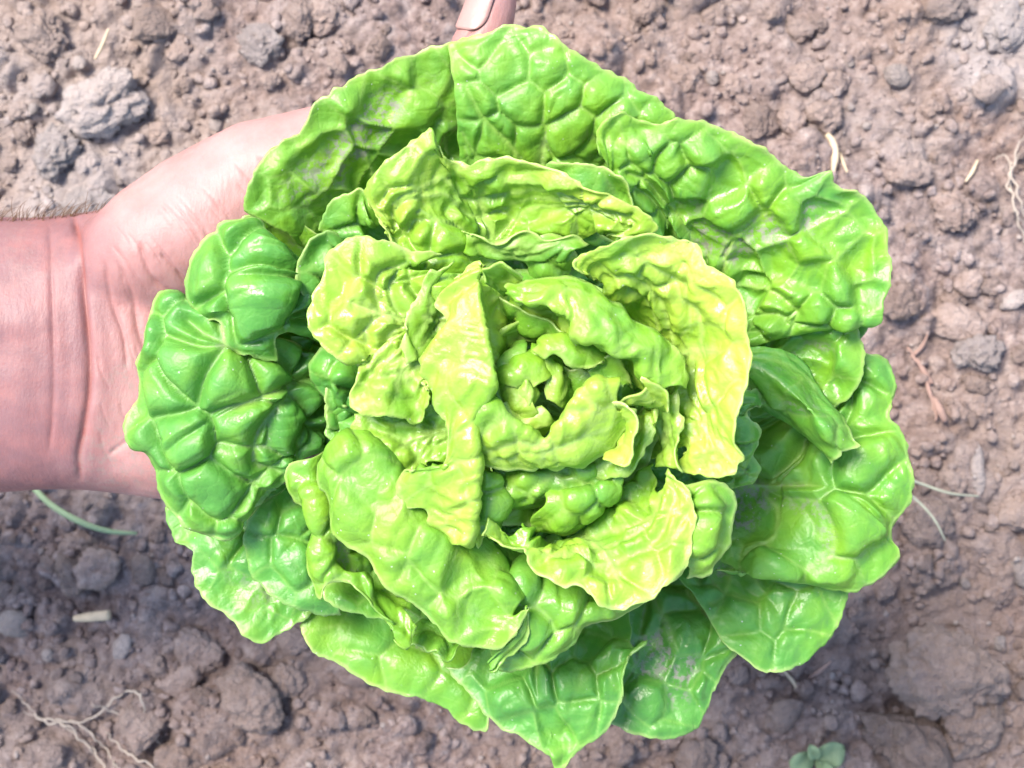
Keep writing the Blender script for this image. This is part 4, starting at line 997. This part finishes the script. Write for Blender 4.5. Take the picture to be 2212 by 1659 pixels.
leaf([[(1300,680,-1),(1380,760,-1.2),(1420,850,-1.4),(1420,930,-1.4),(1400,1000,-1.2)], [(1300,610,.8),(1420,660,.6),(1500,760,.5),(1500,870,.6),(1480,970,.4)],
      [(1268,600,1.2),(1240,572,1.4),(1262,545,1.6),(1310,530,1.8),(1350,511,1.9),(1400,507,1.9),(1440,518,1.9),(1482,521,1.8),(1515,545,1.8),(1526,576,1.8),(1572,586,1.8),(1606,622,1.8),(1618,680,1.8),(1621,740,1.7),(1626,800,1.7),(1616,850,1.6),(1600,905,1.5),(1591,960,1.3),(1606,986,1.2),(1600,1012,1.1),(1562,1030,1),(1512,1027,.8),(1450,1010,.4)]], .86, .0018, .014)
leaf([[(1088,620,1.5),(1150,600,1.45),(1205,596,1.45),(1255,606,1.4),(1312,641,1.4),(1362,681,1.4),(1422,711,1.35),(1464,745,1.3),(1482,800,1.2),(1478,838,1.2)],
      [(1094,625,1.55),(1165,618,1.7),(1250,640,1.7),(1330,695,1.7),(1415,750,1.6),(1462,832,1.35)],
      [(1096,630,1.6),(1160,648,1.85),(1235,685,1.85),(1305,740,1.9),(1388,775,1.75),(1440,836,1.45)],
      [(1092,631,1.5),(1130,656,1.75),(1188,663,1.8),(1230,688,1.75),(1240,724,1.8),(1290,744,1.8),(1330,764,1.8),(1378,774,1.7),(1382,804,1.6),(1402,824,1.5),(1430,842,1.4)],
      [(1100,636,1.0),(1195,662,.9),(1250,730,.9),(1355,770,.8),(1410,835,.7)],
      [(1110,690,.2),(1180,720,.2),(1245,775,.3),(1330,800,.3),(1400,860,.2)]], .80, .0009, .012, mid=False, free=True, pleat=.0012, crinkle=.0006, ruffle=.0018, scallop=.0014)
leaf([[(1090,640,.6),(1130,630,.6)], [(1042,608,1.6),(1038,580,1.7),(1060,572,1.8),(1080,560,1.9),(1108,576,1.8),(1130,600,1.5)]], .66, .0006, .012, mid=False)
leaf([[(1130,760,-1),(1260,800,-1)], [(1078,640,.9),(1100,655,.9),(1140,680,.9),(1190,700,.9),(1240,720,.9)]], .55, .0016, .012, mid=False)
leaf([[(1036,562,1.5),(1008,572,1.45),(968,612,1.3),(946,650,1.2),(950,682,1.3),(922,740,1.2),(914,792,1.25),(926,850,1.3),(942,892,1.4),(960,915,1.5),(968,955,1.4),(958,1000,1.2),(935,1022,1.0),(900,1014,.8),(868,1022,.6),(862,1065,.6),(868,1092,.6),(912,1102,.7),(926,1142,.6),(950,1176,.5)],
      [(1037,566,1.55),(985,620,1.45),(955,720,1.5),(950,810,1.55),(980,905,1.5),(988,985,1.35),(915,1050,.85),(945,1110,.85),(960,1178,.6)],
      [(1038,570,1.6),(1020,625,1.65),(1030,720,1.75),(1035,820,1.8),(1020,900,1.65),(1025,990,1.55),(1000,1060,1.25),(1000,1120,1.0),(982,1178,.8)],
      [(1040,575,1.6),(1036,620,1.65),(1042,680,1.75),(1058,750,1.8),(1068,820,1.8),(1054,868,1.7),(1030,890,1.6),(1034,925,1.55),(1034,985,1.5),(1032,1045,1.35),(1024,1100,1.15),(1014,1160,1),(992,1176,.9)],
      [(1038,610,1.0),(1044,700,1.0),(1058,800,1.0),(1030,890,.8),(1026,980,.5),(1022,1080,.4),(1000,1170,.3)],
      [(1090,640,.1),(1110,700,.1),(1095,790,.1),(1060,890,.2),(1055,980,0),(1050,1080,0),(1020,1175,-.1)]], .80, .0007, .014, mid=False, free=True, pleat=.0011, crinkle=.0005, ruffle=.0018, scallop=.0014)
leaf([[(1045,620,.4),(1050,700,.4),(1070,780,.2)], [(1085,640,.2),(1100,690,.2),(1090,740,0)], [(1110,640,-.6),(1118,690,-.6),(1100,740,-.6)]], .5, .001, .014, mid=False)
leaf([[(1070,770,-.4),(1120,745,-.4),(1190,720,-.4)], [(1080,720,-.6),(1130,700,-.8),(1190,690,-.8)]], .5, .001, .014, mid=False)
# --- heart
leaf([[(1215,880,.1),(1270,870,.1)], [(1205,795,.5),(1240,800,.6),(1290,810,.6)]], .55, .0008, .012, mid=False)
leaf([[(1250,870,.4),(1340,880,.4)], [(1275,820,.8),(1348,830,.8)], [(1270,800,1.0),(1300,775,1),(1330,765,1),(1350,790,.9),(1365,840,.6)]], .62, .001, .012, mid=False)
for kp, (pr, pa, pw) in enumerate([(84, 2.75, 1.15), (80, .55, .95), (78, 4.55, .95), (58, 1.7, 1.2), (52, 3.9, 1.3)]):
    def arc(r, z, wv=0.0):
        return [(1140 + r * (1 + wv * math.sin(5 * t + kp)) * math.cos(pa + t * pw), 845 - 1.12 * r * (1 + wv * math.sin(5 * t + kp)) * math.sin(pa + t * pw), z) for t in (-1, -.7, -.35, 0, .35, .7, 1)]
    zz = .10 * kp
    leaf([arc(pr + 2, -.1), arc(pr + 6, .45 + zz * .5), arc(pr - 4, .78 + zz * .6), arc(pr - 22 if pr > 30 else pr - 10, .86 + zz * .6, .05), arc(pr - 38 if pr > 45 else pr - 16, .80 + zz * .6, .10)],
         .66 + .02 * (kp % 3), .0009, .010, mid=(kp < 3), wmid=.0007, ruffle=.0010, scallop=.0008, pleat=.0005)
leaf([[(1116,828,.9),(1108,852,.9),(1122,880,.9)], [(1138,818,1.15),(1140,852,1.22),(1140,886,1.1)], [(1162,826,.9),(1172,852,.9),(1158,880,.9)]], .68, .0007, .012, mid=True, wmid=.0005, ruffle=.0002, scallop=.0002)
leaf([[(1180,760,0),(1240,760,0),(1320,790,0)], [(1165,752,.9),(1180,732,1),(1220,725,1.1),(1265,742,1),(1312,770,.9)], [(1160,752,1.1),(1200,755,1.3),(1250,765,1.3),(1305,785,1.1)],
      [(1150,757,1.1),(1175,776,1.3),(1195,765,1.3),(1230,790,1.3),(1285,796,1.2),(1298,778,1.1)]], .72, .0008, .012, mid=False)
leaf([[(1040,880,.2),(1110,940,.2),(1190,960,.2),(1250,900,.2),(1320,850,.2)],
      [(1018,885,1.4),(1062,880,1.5),(1120,920,1.5),(1172,952,1.4),(1195,930,1.5),(1222,890,1.6),(1242,852,1.7),(1290,832,1.7),(1342,825,1.6)],
      [(1025,945,1.2),(1090,950,1.4),(1175,985,1.2),(1260,930,1.5),(1330,880,1.5)],
      [(1038,1000,.8),(1090,1010,.8),(1140,1016,.8),(1178,1012,.75),(1185,1018,.75),(1250,1006,.8),(1300,982,.9),(1340,942,1.0),(1362,900,1.1),(1366,878,1.2)]], .74, .0010, .014, mid=True, wmid=.0006, pleat=.0009, crinkle=.0006, ruffle=.0018, scallop=.0013)
leaf([[(1300,960,.6),(1345,900,.6),(1340,870,.8)], [(1305,990,1.1),(1332,1006,1.3),(1358,1006,1.4),(1368,960,1.5),(1376,925,1.6),(1366,890,1.7),(1345,872,1.7),(1318,884,1.6)]], .82, .0006, .012, mid=False)
leaf([[(1400,900,.2),(1440,920,.2)], [(1385,870,.9),(1440,880,.8)], [(1325,880,1.2),(1345,862,1.4),(1385,850,1.5),(1400,832,1.5),(1384,815,1.6),(1400,818,1.6),(1432,830,1.5),(1450,850,1.4),(1456,890,1.2)]], .76, .0006, .012, mid=False)
leaf([[(1080,760,.1),(1140,735,0),(1190,745,.1)], [(1060,740,.4),(1130,705,.4),(1200,720,.4)], [(1062,725,.6),(1085,700,.65),(1125,690,.6),(1165,698,.65),(1205,705,.6)]], .62, .0008, .010, ruffle=.0014)
leaf([[(1240,930,.1),(1300,940,.1),(1360,890,.1)], [(1270,1000,.4),(1350,985,.5),(1405,900,.5)], [(1240,1030,.3),(1300,1035,.5),(1370,1020,.7),(1405,975,.7),(1425,920,.7),(1430,880,.7)]], .66, .0010, .011, ruffle=.0020, scallop=.0014)
leaf([[(1395,880,.2),(1430,960,.1),(1420,1010,0)], [(1430,860,.7),(1462,930,.6),(1450,1010,.5)], [(1456,850,1.0),(1475,880,.9),(1482,930,.8),(1470,980,.8),(1482,1015,.7)]], .74, .0010, .011, ruffle=.0018, scallop=.0014)
leaf([[(1010,600,.0),(960,680,0),(940,780,0)], [(950,600,.6),(915,680,.6),(900,770,.5)], [(985,575,.8),(940,590,.9),(905,640,.8),(890,690,.9),(872,730,.8),(880,790,.7)]], .68, .0012, .011, ruffle=.0018, scallop=.0014)
leaf([[(1000,540,-.2),(1100,560,-.3),(1220,560,-.3)], [(1010,510,.1),(1110,530,0),(1230,540,0)], [(1000,500,.1),(1040,508,.2),(1085,520,.1),(1130,500,.2),(1180,520,.1),(1240,512,.1),(1275,530,0)]], .56, .0012, .011, ruffle=.0016)
# --- leaves deep inside that close the gaps
for kf in range(16):
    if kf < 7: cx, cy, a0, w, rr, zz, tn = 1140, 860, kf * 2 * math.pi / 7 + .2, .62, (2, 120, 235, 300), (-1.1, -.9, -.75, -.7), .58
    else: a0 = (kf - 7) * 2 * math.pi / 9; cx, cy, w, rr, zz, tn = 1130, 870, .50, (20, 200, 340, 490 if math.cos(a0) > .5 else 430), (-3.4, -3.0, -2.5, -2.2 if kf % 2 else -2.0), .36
    def ring(r, z):
        return [(cx + r * math.cos(a0 + t * w), cy + .93 * r * math.sin(a0 + t * w), z) for t in (-1, -.5, 0, .5, 1)]
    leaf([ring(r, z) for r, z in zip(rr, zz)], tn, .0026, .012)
# stalk
st = []
v, f = tube([wpt(1120, 840, -6.3), wpt(1122, 845, -5.2), wpt(1128, 850, -4.2), wpt(1130, 850, -3.0)], [.010, .0125, .014, .010], nseg=20, n=16)
mesh_obj('stalk', v - LOC, f, M_STALK, lettuce)
